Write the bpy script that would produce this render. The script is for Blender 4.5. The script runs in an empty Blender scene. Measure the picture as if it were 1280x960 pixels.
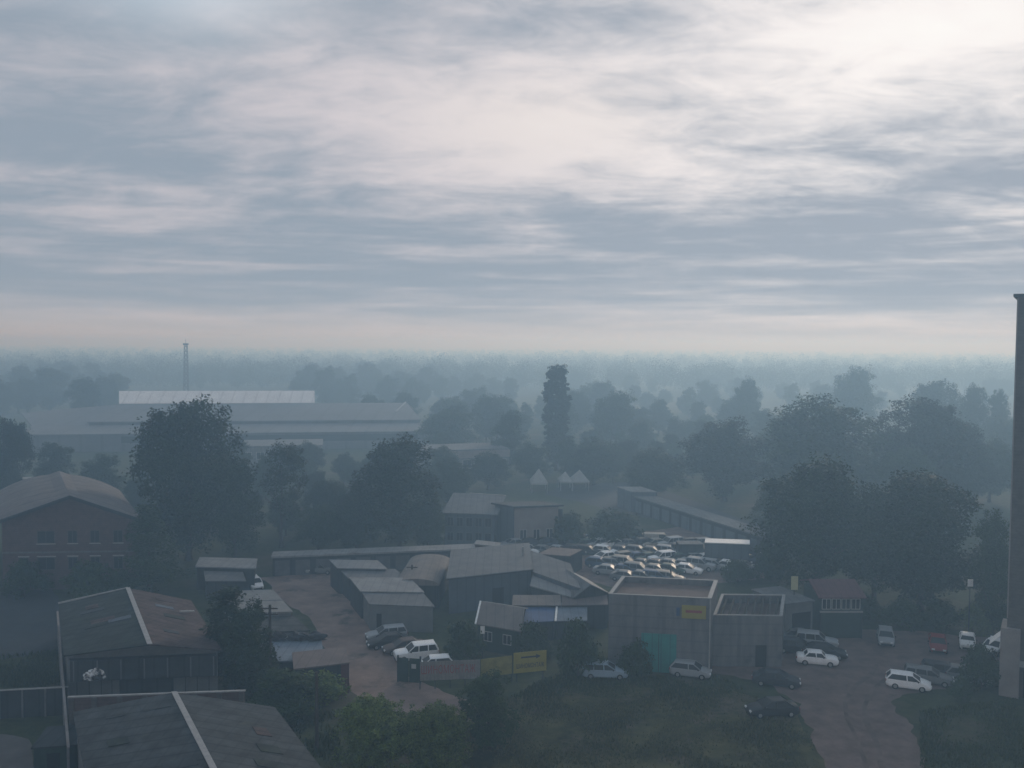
import bpy, bmesh, math, random
import numpy as np
from mathutils import Vector, Matrix
R = math.radians
random.seed(7)
scene = bpy.context.scene
COL = scene.collection

# ------------------------------------------------------------------ camera
CAM_H = 33.5
FPX = 1100.0                       # focal length in pixels of the 1280 wide photograph
HORIZON = 430.5                    # row of the true horizon at mid picture
PITCH = math.atan((480.0 - HORIZON) / FPX)
ROLL = R(0.40)
cam_data = bpy.data.cameras.new('camera')
cam = bpy.data.objects.new('camera', cam_data); COL.objects.link(cam)
cam_data.sensor_width = 36.0
cam_data.lens = FPX / 1280.0 * 36.0
cam_data.clip_start = 0.5
cam_data.clip_end = 20000.0
CAM_M = (Matrix.Translation((0, 0, CAM_H)) @ Matrix.Rotation(R(90) - PITCH, 4, 'X') @ Matrix.Rotation(ROLL, 4, 'Z'))
cam.matrix_world = CAM_M
scene.camera = cam
CAM_R = CAM_M.to_3x3()

def ray(px, py):
    return (CAM_R @ Vector((px - 640.0, 480.0 - py, -FPX))).normalized()
def P(px, py, z=0.0):
    """point of the plane at height z that the photograph shows at (px, py)"""
    d = ray(px, py)
    t = (z - CAM_H) / d.z
    return Vector((d.x * t, d.y * t, z))
def at_depth(px, py, y):
    d = ray(px, py); t = y / d.y
    return Vector((d.x * t, y, CAM_H + d.z * t))
def zcol(x, y, py, px):
    """height over ground point (x, y) that shows at row py"""
    d = ray(px, py)
    return CAM_H + d.z * (y / d.y)

# ------------------------------------------------------------------ sky and sun
SUN_AZ, SUN_EL = R(25.0), R(17.0)
SUN_DIR = Vector((math.sin(SUN_AZ) * math.cos(SUN_EL), math.cos(SUN_AZ) * math.cos(SUN_EL), math.sin(SUN_EL)))
world = bpy.data.worlds.new('World'); scene.world = world
world.use_nodes = True
def build_sky():
    nt = world.node_tree; nt.nodes.clear()
    N = lambda t, **k: (lambda n: ([setattr(n, a, b) for a, b in k.items()], n)[1])(nt.nodes.new(t))
    L = nt.links.new
    def math_(op, a, b=None, c=None, clamp=False):
        n = N('ShaderNodeMath', operation=op, use_clamp=clamp)
        for i, v in enumerate((a, b, c)):
            if v is None: continue
            if isinstance(v, (int, float)): n.inputs[i].default_value = v
            else: L(v, n.inputs[i])
        return n.outputs[0]
    def mixc(f, a, b):
        n = N('ShaderNodeMix', data_type='RGBA')
        for s, v in ((n.inputs[0], f), (n.inputs[6], a), (n.inputs[7], b)):
            if isinstance(v, (int, float)): s.default_value = v
            elif isinstance(v, tuple): s.default_value = (*v, 1)
            else: L(v, s)
        return n.outputs[2]
    def smooth(x, lo, hi):
        n = N('ShaderNodeMapRange', interpolation_type='SMOOTHSTEP')
        L(x, n.inputs[0]); n.inputs[1].default_value = lo; n.inputs[2].default_value = hi
        return n.outputs[0]
    tc = N('ShaderNodeTexCoord'); sep = N('ShaderNodeSeparateXYZ'); L(tc.outputs['Generated'], sep.inputs[0])
    X, Y, Z = sep.outputs
    zc = math_('MAXIMUM', Z, 0.0)
    az = math_('MULTIPLY', math_('ARCTAN2', X, Y), 180 / math.pi)
    el = math_('MULTIPLY', math_('ARCSINE', Z), 180 / math.pi)
    den = math_('ADD', zc, 0.20)
    u = math_('DIVIDE', X, den); v = math_('DIVIDE', Y, den)
    cmb = N('ShaderNodeCombineXYZ'); L(u, cmb.inputs[0]); L(v, cmb.inputs[1])
    def noise(scale, detail, rough, dist, sx=1.0, sy=1.0, off=0.0):
        mp = N('ShaderNodeMapping'); L(cmb.outputs[0], mp.inputs[0])
        mp.inputs['Scale'].default_value = (sx, sy, 1); mp.inputs['Location'].default_value = (off, off * 0.7, off * 0.3)
        mp.inputs['Rotation'].default_value = (0, 0, R(10))
        n = N('ShaderNodeTexNoise'); L(mp.outputs[0], n.inputs['Vector'])
        n.inputs['Scale'].default_value = scale; n.inputs['Detail'].default_value = detail
        n.inputs['Roughness'].default_value = rough; n.inputs['Distortion'].default_value = dist
        return n.outputs[0]
    def blob(a0, e0, wa, we):            # soft round region of the sky, in degrees of azimuth and elevation
        da = math_('DIVIDE', math_('SUBTRACT', az, a0), wa); de = math_('DIVIDE', math_('SUBTRACT', el, e0), we)
        q = math_('ADD', math_('MULTIPLY', da, da), math_('MULTIPLY', de, de))
        return math_('EXPONENT', math_('MULTIPLY', q, -1.0))
    sky = N('ShaderNodeTexSky'); sky.sky_type = 'NISHITA'; sky.sun_disc = False
    sky.sun_elevation = SUN_EL; sky.sun_rotation = SUN_AZ
    sky.air_density = 1.0; sky.dust_density = 2.0
    big = noise(1.5, 6, 0.55, 0.5, 0.8, 1.25, SEED)
    mid = noise(4.2, 7, 0.6, 0.8, 0.8, 1.3, 8.4)
    fine = noise(10.0, 6, 0.6, 0.6, 0.8, 1.2, 1.7)
    # thickness of the cloud deck: low = thin and bright, high = thick and grey
    t = math_('ADD', math_('MULTIPLY', math_('SUBTRACT', big, 0.5), 1.9), math_('MULTIPLY', math_('SUBTRACT', mid, 0.5), 1.25))
    t = math_('ADD', t, math_('MULTIPLY', math_('SUBTRACT', fine, 0.5), 0.55))
    t = math_('MULTIPLY', t, math_('MULTIPLY_ADD', smooth(el, 1.5, 11.0), 0.75, 0.25))
    c2 = N('ShaderNodeCombineXYZ'); L(math_('MULTIPLY', az, 0.055), c2.inputs[0]); L(math_('MULTIPLY', el, 0.95), c2.inputs[1])
    sn = N('ShaderNodeTexNoise'); L(c2.outputs[0], sn.inputs['Vector']); sn.inputs['Scale'].default_value = 1.0; sn.inputs['Detail'].default_value = 5; sn.inputs['Roughness'].default_value = 0.55; sn.inputs['Distortion'].default_value = 0.3
    t = math_('ADD', t, math_('MULTIPLY', math_('MULTIPLY', math_('SUBTRACT', sn.outputs[0], 0.5), 1.9), math_('SUBTRACT', 1.0, smooth(el, 5.0, 13.0))))
    t = math_('ADD', t, 0.46)
    for a0, e0, wa, we, k in ((0.8, 19.8, 15, 2.6, .42), (0, 13.2, 7.5, 3.0, -.48), (-11, 14.8, 8, 2.6, -.22), (26, 18.6, 8, 4.2, -.62), (18, 14.5, 7, 1.8, -.30),
                              (-25, 11.0, 14, 2.4, .36), (-28, 16.3, 7, 3.0, .12), (0, 5.0, 70, 3.4, .40), (25, 8.3, 10, 1.9, .25), (11, 9.4, 6, 1.2, -.22), (-4, 9.0, 9, 1.2, .15)):
        t = math_('ADD', t, math_('MULTIPLY', blob(a0, e0, wa, we), k))
    thick = smooth(t, -0.15, 1.0)
    bright = smooth(math_('ADD', t, 0.0), -0.7, 0.15)
    dotn = N('ShaderNodeVectorMath', operation='DOT_PRODUCT'); L(tc.outputs['Generated'], dotn.inputs[0]); dotn.inputs[1].default_value = SUN_DIR
    cosang = math_('MAXIMUM', dotn.outputs['Value'], 0.0)
    glow = math_('POWER', cosang, 10.0)
    lightc = mixc(glow, (0.59, 0.56, 0.60), (0.93, 0.87, 0.86))
    hot = math_('MULTIPLY', math_('POWER', cosang, 24.0), math_('SUBTRACT', 1.0, math_('MULTIPLY', bright, 0.6)))
    core = blob(2.5, 14.0, 9.0, 3.0)
    lightc = mixc(math_('MULTIPLY', core, 0.75), lightc, (0.80, 0.74, 0.72))
    lightc = mixc(hot, lightc, (1.00, 0.98, 0.95))
    darkc = mixc(glow, (0.29, 0.35, 0.425), (0.355, 0.40, 0.47))
    cloud = mixc(thick, lightc, darkc)
    # pale rosy band of dusty air along the horizon
    band = math_('EXPONENT', math_('MULTIPLY', math_('POWER', math_('DIVIDE', math_('MAXIMUM', math_('SUBTRACT', el, -0.5), 0.0), 1.7), 2.0), -1.0))
    cloud = mixc(math_('MULTIPLY', band, 0.9), cloud, (0.62, 0.53, 0.49))
    # the deck overhead, out of the picture, is thicker and bluer
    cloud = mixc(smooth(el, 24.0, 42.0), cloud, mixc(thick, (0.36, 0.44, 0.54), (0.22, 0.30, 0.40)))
    sc = N('ShaderNodeVectorMath', operation='SCALE'); L(cloud, sc.inputs[0]); sc.inputs['Scale'].default_value = 1.0 / SKY_STRENGTH
    # open blue only where the deck is torn, top left of the view
    gap = math_('MULTIPLY', math_('ADD', blob(-21, 21.5, 6.5, 3.0), math_('MULTIPLY', blob(-32, 21, 5, 2), 0.4)), 0.92)
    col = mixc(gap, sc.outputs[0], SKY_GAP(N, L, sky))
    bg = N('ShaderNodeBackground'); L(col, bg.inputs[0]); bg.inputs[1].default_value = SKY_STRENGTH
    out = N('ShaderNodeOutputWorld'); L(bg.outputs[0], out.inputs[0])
SKY_STRENGTH = 0.10
SEED = 3.1
def SKY_GAP(N, L, sky):
    n = N('ShaderNodeVectorMath', operation='MULTIPLY'); L(sky.outputs[0], n.inputs[0]); n.inputs[1].default_value = (1.75, 1.65, 1.5)
    return n.outputs[0]
build_sky()

sun_data = bpy.data.lights.new('sun', 'SUN'); sun = bpy.data.objects.new('sun', sun_data); COL.objects.link(sun)
sun_data.energy = 1.35; sun_data.angle = R(14); sun_data.color = (1.0, 0.935, 0.83)
sun.rotation_euler = (-SUN_DIR).to_track_quat('-Z', 'Y').to_euler()

scene.view_settings.view_transform = 'Standard'; scene.view_settings.look = 'None'
scene.view_settings.exposure = 0.0; scene.view_settings.gamma = 1.0
scene.view_settings.use_curve_mapping = False
scene.render.engine = 'CYCLES'
cy = scene.cycles
cy.use_denoising = True
cy.volume_bounces = 5; cy.max_bounces = 7; cy.diffuse_bounces = 2; cy.glossy_bounces = 2; cy.transmission_bounces = 2
cy.transparent_max_bounces = 4
cy.volume_max_steps = 64
cy.use_adaptive_sampling = True; cy.adaptive_threshold = 0.02

# ------------------------------------------------------------------ materials
MATS = {}
def mat(name, col, var=0.18, scale=1.2, rough=0.8, spec=0.3, detail=4, col2=None, streak=None, bands=None, metal=0.0, coat=0.0, brick=None, spots=None):
    """procedural surface: base colour broken up by noise of a real size (object space, metres)"""
    if name in MATS: return MATS[name]
    m = bpy.data.materials.new(name); m.use_nodes = True
    nt = m.node_tree; b = nt.nodes['Principled BSDF']
    b.inputs['Roughness'].default_value = rough
    b.inputs['Specular IOR Level'].default_value = spec
    b.inputs['Metallic'].default_value = metal
    b.inputs['Coat Weight'].default_value = coat
    tc = nt.nodes.new('ShaderNodeTexCoord')
    mp = nt.nodes.new('ShaderNodeMapping'); nt.links.new(tc.outputs['Object'], mp.inputs[0])
    if streak: mp.inputs['Scale'].default_value = streak
    n = nt.nodes.new('ShaderNodeTexNoise'); nt.links.new(mp.outputs[0], n.inputs['Vector'])
    n.inputs['Scale'].default_value = scale; n.inputs['Detail'].default_value = detail; n.inputs['Roughness'].default_value = 0.62
    rp = nt.nodes.new('ShaderNodeValToRGB'); nt.links.new(n.outputs[0], rp.inputs[0])
    c2 = col2 or tuple(c * (1 + var) for c in col)
    c1 = tuple(c * (1 - var) for c in col)
    rp.color_ramp.elements[0].position = 0.33; rp.color_ramp.elements[0].color = (*c1, 1)
    rp.color_ramp.elements[1].position = 0.67; rp.color_ramp.elements[1].color = (*c2, 1)
    out = rp.outputs[0]
    def mul(sock, fac_sock, amount, dark):
        mx = nt.nodes.new('ShaderNodeMix'); mx.data_type = 'RGBA'; mx.blend_type = 'MULTIPLY'
        mt = nt.nodes.new('ShaderNodeMath'); mt.operation = 'MULTIPLY'; nt.links.new(fac_sock, mt.inputs[0]); mt.inputs[1].default_value = amount
        nt.links.new(mt.outputs[0], mx.inputs[0]); nt.links.new(sock, mx.inputs[6]); mx.inputs[7].default_value = (*dark, 1)
        return mx.outputs[2]
    if bands:                               # (axis, period in metres, strength): sheet joints, plank joints, corrugation
        for ax, per, st in bands:
            sp = nt.nodes.new('ShaderNodeSeparateXYZ'); nt.links.new(tc.outputs['Object'], sp.inputs[0])
            dv = nt.nodes.new('ShaderNodeMath'); dv.operation = 'DIVIDE'; nt.links.new(sp.outputs[ax], dv.inputs[0]); dv.inputs[1].default_value = per
            fr = nt.nodes.new('ShaderNodeMath'); fr.operation = 'FRACT'; nt.links.new(dv.outputs[0], fr.inputs[0])
            gt = nt.nodes.new('ShaderNodeMath'); gt.operation = 'GREATER_THAN'; nt.links.new(fr.outputs[0], gt.inputs[0]); gt.inputs[1].default_value = 0.86
            out = mul(out, gt.outputs[0], st, (0.25, 0.25, 0.27))
    if spots:                               # worn or rusty patches: (colour, scale, threshold)
        sc_, ss, th = spots
        n2 = nt.nodes.new('ShaderNodeTexNoise'); nt.links.new(tc.outputs['Object'], n2.inputs['Vector']); n2.inputs['Scale'].default_value = ss
        n2.inputs['Detail'].default_value = 5; n2.inputs['Roughness'].default_value = 0.7
        r2 = nt.nodes.new('ShaderNodeMapRange'); nt.links.new(n2.outputs[0], r2.inputs[0]); r2.inputs[1].default_value = th; r2.inputs[2].default_value = th + 0.12
        mx = nt.nodes.new('ShaderNodeMix'); mx.data_type = 'RGBA'; nt.links.new(r2.outputs[0], mx.inputs[0]); nt.links.new(out, mx.inputs[6]); mx.inputs[7].default_value = (*sc_, 1)
        out = mx.outputs[2]
    nt.links.new(out, b.inputs['Base Color'])
    MATS[name] = m
    return m

def leaf_mat(name, col, col2):
    if name in MATS: return MATS[name]
    m = bpy.data.materials.new(name); m.use_nodes = True
    nt = m.node_tree; b = nt.nodes['Principled BSDF']
    b.inputs['Roughness'].default_value = 0.7; b.inputs['Specular IOR Level'].default_value = 0.15
    g = nt.nodes.new('ShaderNodeNewGeometry')
    rp = nt.nodes.new('ShaderNodeValToRGB'); nt.links.new(g.outputs['Random Per Island'], rp.inputs[0])
    rp.color_ramp.elements[0].color = (*col, 1); rp.color_ramp.elements[1].color = (*col2, 1)
    oi = nt.nodes.new('ShaderNodeObjectInfo')
    hs = nt.nodes.new('ShaderNodeHueSaturation'); nt.links.new(rp.outputs[0], hs.inputs['Color'])
    mr = nt.nodes.new('ShaderNodeMapRange'); nt.links.new(oi.outputs['Random'], mr.inputs[0]); mr.inputs[3].default_value = 0.8; mr.inputs[4].default_value = 1.25
    nt.links.new(mr.outputs[0], hs.inputs['Value'])
    nt.links.new(hs.outputs[0], b.inputs['Base Color'])
    MATS[name] = m
    return m

# ------------------------------------------------------------------ mesh helpers
class MB:
    def __init__(self): self.v = []; self.f = []
    def add(self, vs, fs):
        o = len(self.v); self.v += [tuple(p) for p in vs]; self.f += [tuple(i + o for i in f) for f in fs]; return self
    def hexa(self, b, t):                     # bottom ring of n points (counter-clockwise from above), top ring of n
        n = len(b)
        return self.add(list(b) + list(t), [tuple(reversed(range(n))), tuple(range(n, 2 * n))] + [(i, (i + 1) % n, n + (i + 1) % n, n + i) for i in range(n)])
    def box(self, c, s, rz=0.0):
        x, y, z = c; a, b, h = s[0] / 2, s[1] / 2, s[2] / 2
        cs, sn = math.cos(rz), math.sin(rz)
        q = [(x + px * cs - py * sn, y + px * sn + py * cs) for px, py in ((-a, -b), (a, -b), (a, b), (-a, b))]
        return self.hexa([(*p, z - h) for p in q], [(*p, z + h) for p in q])
    def tube(self, pts, rad, n=8, cap=True):
        pts = [Vector(p) for p in pts]; rings = []
        for i, p in enumerate(pts):
            d = (pts[min(i + 1, len(pts) - 1)] - pts[max(i - 1, 0)]).normalized()
            a = d.orthogonal().normalized() if abs(d.z) < 0.9 else Vector((1, 0, 0)); a = (a - d * a.dot(d)).normalized(); b = d.cross(a)
            r = rad[i] if isinstance(rad, (list, tuple)) else rad
            rings.append([p + (a * math.cos(2 * math.pi * k / n) + b * math.sin(2 * math.pi * k / n)) * r for k in range(n)])
        vs = [q for r_ in rings for q in r_]; fs = []
        for i in range(len(pts) - 1):
            for k in range(n): fs.append((i * n + k, i * n + (k + 1) % n, (i + 1) * n + (k + 1) % n, (i + 1) * n + k))
        if cap: fs += [tuple(reversed(range(n))), tuple(range((len(pts) - 1) * n, len(pts) * n))]
        return self.add(vs, fs)
    def build(self, name, m, parent=None, smooth=False, bevel=0.0):
        me = bpy.data.meshes.new(name); me.from_pydata(self.v, [], self.f); me.update()
        if bevel or smooth:
            pass
        if smooth:
            me.polygons.foreach_set('use_smooth', [True] * len(me.polygons))
        o = bpy.data.objects.new(name, me); COL.objects.link(o)
        if m is not None: me.materials.append(m)
        if parent is not None: o.parent = parent
        return o
def tag(o, label, cat, group=None, kind=None):
    if label: o['label'] = label
    if cat: o['category'] = cat
    if group: o['group'] = group
    if kind: o['kind'] = kind
    return o
def empty(name, loc, label, cat, group=None, rz=0.0):
    o = bpy.data.objects.new(name, None); COL.objects.link(o); o.location = loc; o.rotation_euler = (0, 0, rz)
    o.empty_display_size = 0.3
    return tag(o, label, cat, group)
def copy_tree(o, parent=None):
    c = o.copy(); COL.objects.link(c)
    if parent is not None: c.parent = parent
    for ch in list(o.children): copy_tree(ch, c)
    return c
def structure(o): o['kind'] = 'structure'; return o

# ------------------------------------------------------------------ ground
def ground_material():
    m = bpy.data.materials.new('field_ground'); m.use_nodes = True; nt = m.node_tree; b = nt.nodes['Principled BSDF']
    b.inputs['Roughness'].default_value = 0.95; b.inputs['Specular IOR Level'].default_value = 0.1
    tc = nt.nodes.new('ShaderNodeTexCoord')
    def noise(s, d, r=0.6):
        n = nt.nodes.new('ShaderNodeTexNoise'); nt.links.new(tc.outputs['Object'], n.inputs['Vector']); n.inputs['Scale'].default_value = s; n.inputs['Detail'].default_value = d; n.inputs['Roughness'].default_value = r; return n.outputs[0]
    a = nt.nodes.new('ShaderNodeValToRGB'); nt.links.new(noise(0.9, 6, 0.7), a.inputs[0])
    a.color_ramp.elements[0].position = .3; a.color_ramp.elements[0].color = (.022, .032, .016, 1)
    a.color_ramp.elements[1].position = .72; a.color_ramp.elements[1].color = (.060, .072, .032, 1)
    d = nt.nodes.new('ShaderNodeValToRGB'); nt.links.new(noise(0.10, 5, 0.65), d.inputs[0])
    d.color_ramp.elements[0].position = .52; d.color_ramp.elements[0].color = (0, 0, 0, 1)
    d.color_ramp.elements[1].position = .70; d.color_ramp.elements[1].color = (1, 1, 1, 1)
    mx = nt.nodes.new('ShaderNodeMix'); mx.data_type = 'RGBA'; nt.links.new(d.outputs[0], mx.inputs[0]); nt.links.new(a.outputs[0], mx.inputs[6])
    mx.inputs[7].default_value = (.085, .070, .052, 1)
    nt.links.new(mx.outputs[2], b.inputs['Base Color'])
    bp = nt.nodes.new('ShaderNodeBump'); nt.links.new(noise(3.0, 5, 0.7), bp.inputs['Height']); bp.inputs['Strength'].default_value = 0.5; bp.inputs['Distance'].default_value = 0.15
    nt.links.new(bp.outputs[0], b.inputs['Normal'])
    return m
g = MB(); S = 6000.0
g.add([(-S, -200, 0), (S, -200, 0), (S, 9000, 0), (-S, 9000, 0)], [(0, 1, 2, 3)])
structure(g.build('ground', ground_material()))

def frac_outline(pts, amp, depth):
    for _ in range(depth):
        out = []
        for i, p in enumerate(pts):
            q = pts[(i + 1) % len(pts)]; d = q - p; nrm = Vector((-d.y, d.x, 0))
            out += [p, (p + q) / 2 + nrm.normalized() * random.uniform(-1, 1) * min(amp, d.length * 0.22)]
        pts = out; amp *= 0.6
    return pts
def sheet(name, px, z, m, amp=0.8, depth=3):
    pts = [P(x, y) for x, y in px]
    pts = frac_outline(pts, amp, depth)
    bm = bmesh.new(); vs = [bm.verts.new((p.x, p.y, z)) for p in pts]
    es = [bm.edges.new((vs[i], vs[(i + 1) % len(vs)])) for i in range(len(vs))]
    bmesh.ops.triangle_fill(bm, edges=es, use_beauty=True, normal=(0, 0, 1))
    for f in bm.faces:
        if f.normal.z < 0: f.normal_flip()
    me = bpy.data.meshes.new(name); bm.to_mesh(me); bm.free(); me.materials.append(m)
    o = bpy.data.objects.new(name, me); COL.objects.link(o)
    return structure(o)

# ------------------------------------------------------------------ haze
HAZE_TOP = 43.0
def build_haze():
    h = MB(); h.hexa([(-2600, -60, -1), (2600, -60, -1), (2600, 4200, -1), (-2600, 4200, -1)], [(-2600, -60, HAZE_TOP), (2600, -60, HAZE_TOP), (2600, 4200, HAZE_TOP), (-2600, 4200, HAZE_TOP)])
    m = bpy.data.materials.new('smoky_haze'); m.use_nodes = True; nt = m.node_tree
    nt.nodes.remove(nt.nodes['Principled BSDF'])
    pv = nt.nodes.new('ShaderNodeVolumePrincipled')
    pv.inputs['Color'].default_value = (0.47, 0.735, 1.0, 1); pv.inputs['Absorption Color'].default_value = (1, 1, 1, 1); pv.inputs['Density'].default_value = HAZE_DENSITY
    pv.inputs['Anisotropy'].default_value = 0.42
    nt.links.new(pv.outputs[0], nt.nodes['Material Output'].inputs['Volume'])
    o = h.build('haze', m); o['kind'] = 'stuff'; o['label'] = 'pale smoky haze lying over the yards and the trees'
    return o
HAZE_DENSITY = 0.0021
build_haze()
# ------------------------------------------------------------------ ground surfaces
M_DIRT = mat('packed_dirt', (.205, .150, .130), .25, .35, .95, .1, 6, spots=((.055, .052, .042), .18, .56))
M_DIRT2 = mat('gravel_dirt', (.145, .108, .098), .3, .5, .95, .1, 6, spots=((.06, .055, .045), .25, .60))
M_LOT = mat('old_asphalt', (.040, .045, .050), .2, .3, .9, .15, 6, spots=((.045, .055, .035), .15, .62))
M_CONC = mat('old_concrete', (.20, .20, .195), .18, .5, .9, .2, 6, spots=((.10, .10, .095), .3, .60))
sheet('dirt_lane', [(322, 722), (415, 714), (452, 745), (470, 780), (492, 812), (505, 842), (575, 872), (640, 892), (600, 912), (520, 905), (445, 892), (432, 850), (408, 812), (385, 770), (345, 742)], .012, M_DIRT, .7)
sheet('dirt_yard', [(640, 690), (760, 668), (900, 652), (960, 668), (975, 690), (955, 724), (770, 735), (690, 716)], .010, M_DIRT2, .7)
sheet('parking_ground', [(880, 842), (890, 800), (1010, 784), (1140, 788), (1262, 800), (1262, 824), (1195, 830), (1182, 862), (1125, 872), (1120, 892), (1138, 915), (1146, 975), (1046, 975), (1018, 912), (1002, 880), (955, 852)], .012, M_DIRT2, .9)
sheet('asphalt_lot', [(-60, 722), (60, 732), (76, 760), (78, 812), (0, 824), (-80, 828)], .010, M_LOT, .5)
M_MEADOW = mat('dry_meadow', (.036, .045, .017), .5, .28, .95, .1, 7, col2=(.105, .098, .044), spots=((.11, .088, .064), .16, .54))
sheet('meadow', [(560, 905), (650, 868), (760, 858), (880, 858), (1000, 885), (1030, 930), (1040, 990), (560, 990)], .006, M_MEADOW, .9)
sheet('track', [(700, 606), (800, 602), (960, 660), (900, 666), (770, 640), (680, 618)], .008, M_LOT, 1.0)

M_RUT = mat('wheel_worn_dirt', (.118, .090, .082), .4, .35, .95, .1, 6, spots=((.15, .112, .10), .3, .52))
def ruts(name, line, z, m):
    pts = [P(*q) for q in line]
    for off in (-.75, .75):
        a_, b_ = [], []
        for i, p in enumerate(pts):
            d = (pts[min(i + 1, len(pts) - 1)] - pts[max(i - 1, 0)]).normalized(); n = Vector((-d.y, d.x, 0)); w = random.uniform(.14, .30); o = off + random.uniform(-.15, .15)
            a_.append(p + n * (o - w)); b_.append(p + n * (o + w))
        k = len(pts); mb = MB(); mb.add([(q.x, q.y, z) for q in a_ + b_], [(i, i + 1, k + i + 1, k + i) for i in range(k - 1)])
        o_ = mb.build(name, m); structure(o_)
        bm = bmesh.new(); bm.from_mesh(o_.data)
        for f in bm.faces:
            if f.normal.z < 0: f.normal_flip()
        bm.to_mesh(o_.data); bm.free()
ruts('wheel_ruts', [(1100, 990), (1092, 955), (1082, 925), (1070, 900), (1068, 880), (1080, 860), (1098, 845), (1110, 830)], .020, M_RUT)
# ------------------------------------------------------------------ trees
rng = np.random.default_rng(11)
LEAF = leaf_mat('broad_leaves', (.016, .033, .010), (.032, .058, .017))
LEAF_Y = leaf_mat('young_leaves', (.040, .066, .012), (.11, .15, .032))
LEAF_D = leaf_mat('dark_leaves', (.011, .023, .008), (.023, .042, .014))
BARK = mat('bark', (.060, .050, .042), .3, 4, .95, .1)

def leaf_mesh(name, centres, normals, size, m, jitter=0.45):
    """many leaf-sized four-cornered faces, each its own island"""
    n = len(centres)
    a = rng.normal(size=(n, 3)); a -= normals * (a * normals).sum(1, keepdims=True); a /= np.linalg.norm(a, axis=1, keepdims=True) + 1e-9
    b = np.cross(normals, a)
    s = (size * rng.uniform(1 - jitter, 1 + jitter, n))[:, None]
    fold = normals * s * rng.uniform(-.25, .25, (n, 1))
    v = np.stack([centres - a * s, centres - b * s * .55 + fold, centres + a * s, centres + b * s * .55 + fold], 1).reshape(-1, 3)
    me = bpy.data.meshes.new(name)
    me.vertices.add(4 * n); me.vertices.foreach_set('co', v.astype(np.float32).ravel())
    me.loops.add(4 * n); me.loops.foreach_set('vertex_index', np.arange(4 * n, dtype=np.int32))
    me.polygons.add(n); me.polygons.foreach_set('loop_start', np.arange(0, 4 * n, 4, dtype=np.int32))
    me.update(calc_edges=True); me.materials.append(m)
    return me
def unit(n):
    d = rng.normal(size=(n, 3)); return d / np.linalg.norm(d, axis=1, keepdims=True)
def lobes_to_leaves(lobes, clumps_per, leaves_per, clump_r, leaf, name, m):
    cs, ns = [], []
    for cx, cy_, cz, rx, ry, rz in lobes:
        k = max(6, int(clumps_per * (rx * ry + rx * rz + ry * rz) / 3))
        d = unit(k); d[:, 2] = np.where(d[:, 2] < -.55, -d[:, 2] * .6, d[:, 2])
        r = np.clip(rng.normal(.86, .17, (k, 1)), .30, 1.16)
        c = np.array([cx, cy_, cz]) + d * r * np.array([rx, ry, rz])
        for p, dd in zip(c, d):
            q = int(leaves_per * rng.uniform(.5, 1.5)); rr = clump_r * rng.uniform(.6, 1.35)
            o = unit(q) * (rng.random((q, 1)) ** .45) * rr * np.array([1.05, 1.05, .95])
            cs.append(p + o); nn = unit(q) * .75 + dd * .5 + np.array([0, 0, .45]); ns.append(nn / np.linalg.norm(nn, axis=1, keepdims=True))
    cs = np.concatenate(cs); ns = np.concatenate(ns)
    return leaf_mesh(name, cs, ns, np.full(len(cs), leaf), m)
def trunk_mesh(h, r, top, spread, limbs, seed):
    rd = random.Random(seed); mb = MB()
    mb.tube([(0, 0, -.15), (0, 0, h * .12), (.1, .05, h * .45), (-.1, .1, h), (0, 0, top)], [r * 1.5, r * 1.05, r * .85, r * .6, r * .12], 9)
    for i in range(limbs):
        a = i * 2.4 + rd.uniform(-.4, .4); z0 = h * rd.uniform(.65, 1.1); L = spread * rd.uniform(.6, 1.0)
        mb.tube([(0, 0, z0), (math.cos(a) * L * .4, math.sin(a) * L * .4, z0 + L * .35), (math.cos(a) * L, math.sin(a) * L, z0 + L * rd.uniform(.5, 1.0))], [r * .5, r * .32, r * .08], 6)
    me = bpy.data.meshes.new('trunk'); me.from_pydata(mb.v, [], mb.f); me.update(); me.materials.append(BARK)
    me.polygons.foreach_set('use_smooth', [True] * len(me.polygons))
    return me
# prototypes: crown and trunk meshes for a tree 12 m wide and 16 m tall
PROTO = {}
def proto(kind, lobes, m, cp, lp, cr, leaf, h, r, top, spread, limbs, W, H):
    me = lobes_to_leaves(lobes, cp, lp, cr, leaf, 'crown', m)
    co = np.empty(len(me.vertices) * 3, np.float32); me.vertices.foreach_get('co', co); co = co.reshape(-1, 3)
    PROTO[kind] = (me, trunk_mesh(h, r, top, spread, limbs, len(PROTO)), 2 * float(np.percentile(np.abs(co[:, :2]), 99.3)), float(np.percentile(co[:, 2], 99.8)))
def rlobes(seed, n, W, z0, z1, shape, cap=0):
    """lobes scattered through a crown profile: shape(t) gives the half width at relative height t"""
    rd = random.Random(seed); out = []
    for i in range(n):
        t = (i + .5) / n + rd.uniform(-.5, .5) / n; w = shape(t) * W / 2; a = rd.uniform(0, 6.283)
        lr = w * rd.uniform(.42, .62) + .35; d = max(0, w - lr) * rd.uniform(.7, 1.12)
        out.append((math.cos(a) * d, math.sin(a) * d, z0 + t * (z1 - z0), lr, lr, lr * rd.uniform(.75, 1.0)))
    for i in range(cap):
        a = i * 6.283 / cap + rd.uniform(-.5, .5); d = W * rd.uniform(.10, .22); lr = W * rd.uniform(.13, .18); out.append((math.cos(a) * d, math.sin(a) * d, z1 - rd.uniform(.2, 1.6), lr, lr, lr * .85))
    return out
dome = lambda t: math.sqrt(max(.12, 1 - ((min(t, .97) - .48) / .62) ** 2)) * min(1, .62 + t * 1.2)
oval = lambda t: math.sqrt(max(0.04, 1 - ((t - .45) / .62) ** 2))
cone = lambda t: max(.12, 1.0 - t * .95) * min(1, .6 + t * 3)
colm = lambda t: (.72 + .28 * math.sin(min(1, t * 1.35) * 2.3)) * (1 if t < .93 else .8)
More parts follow.
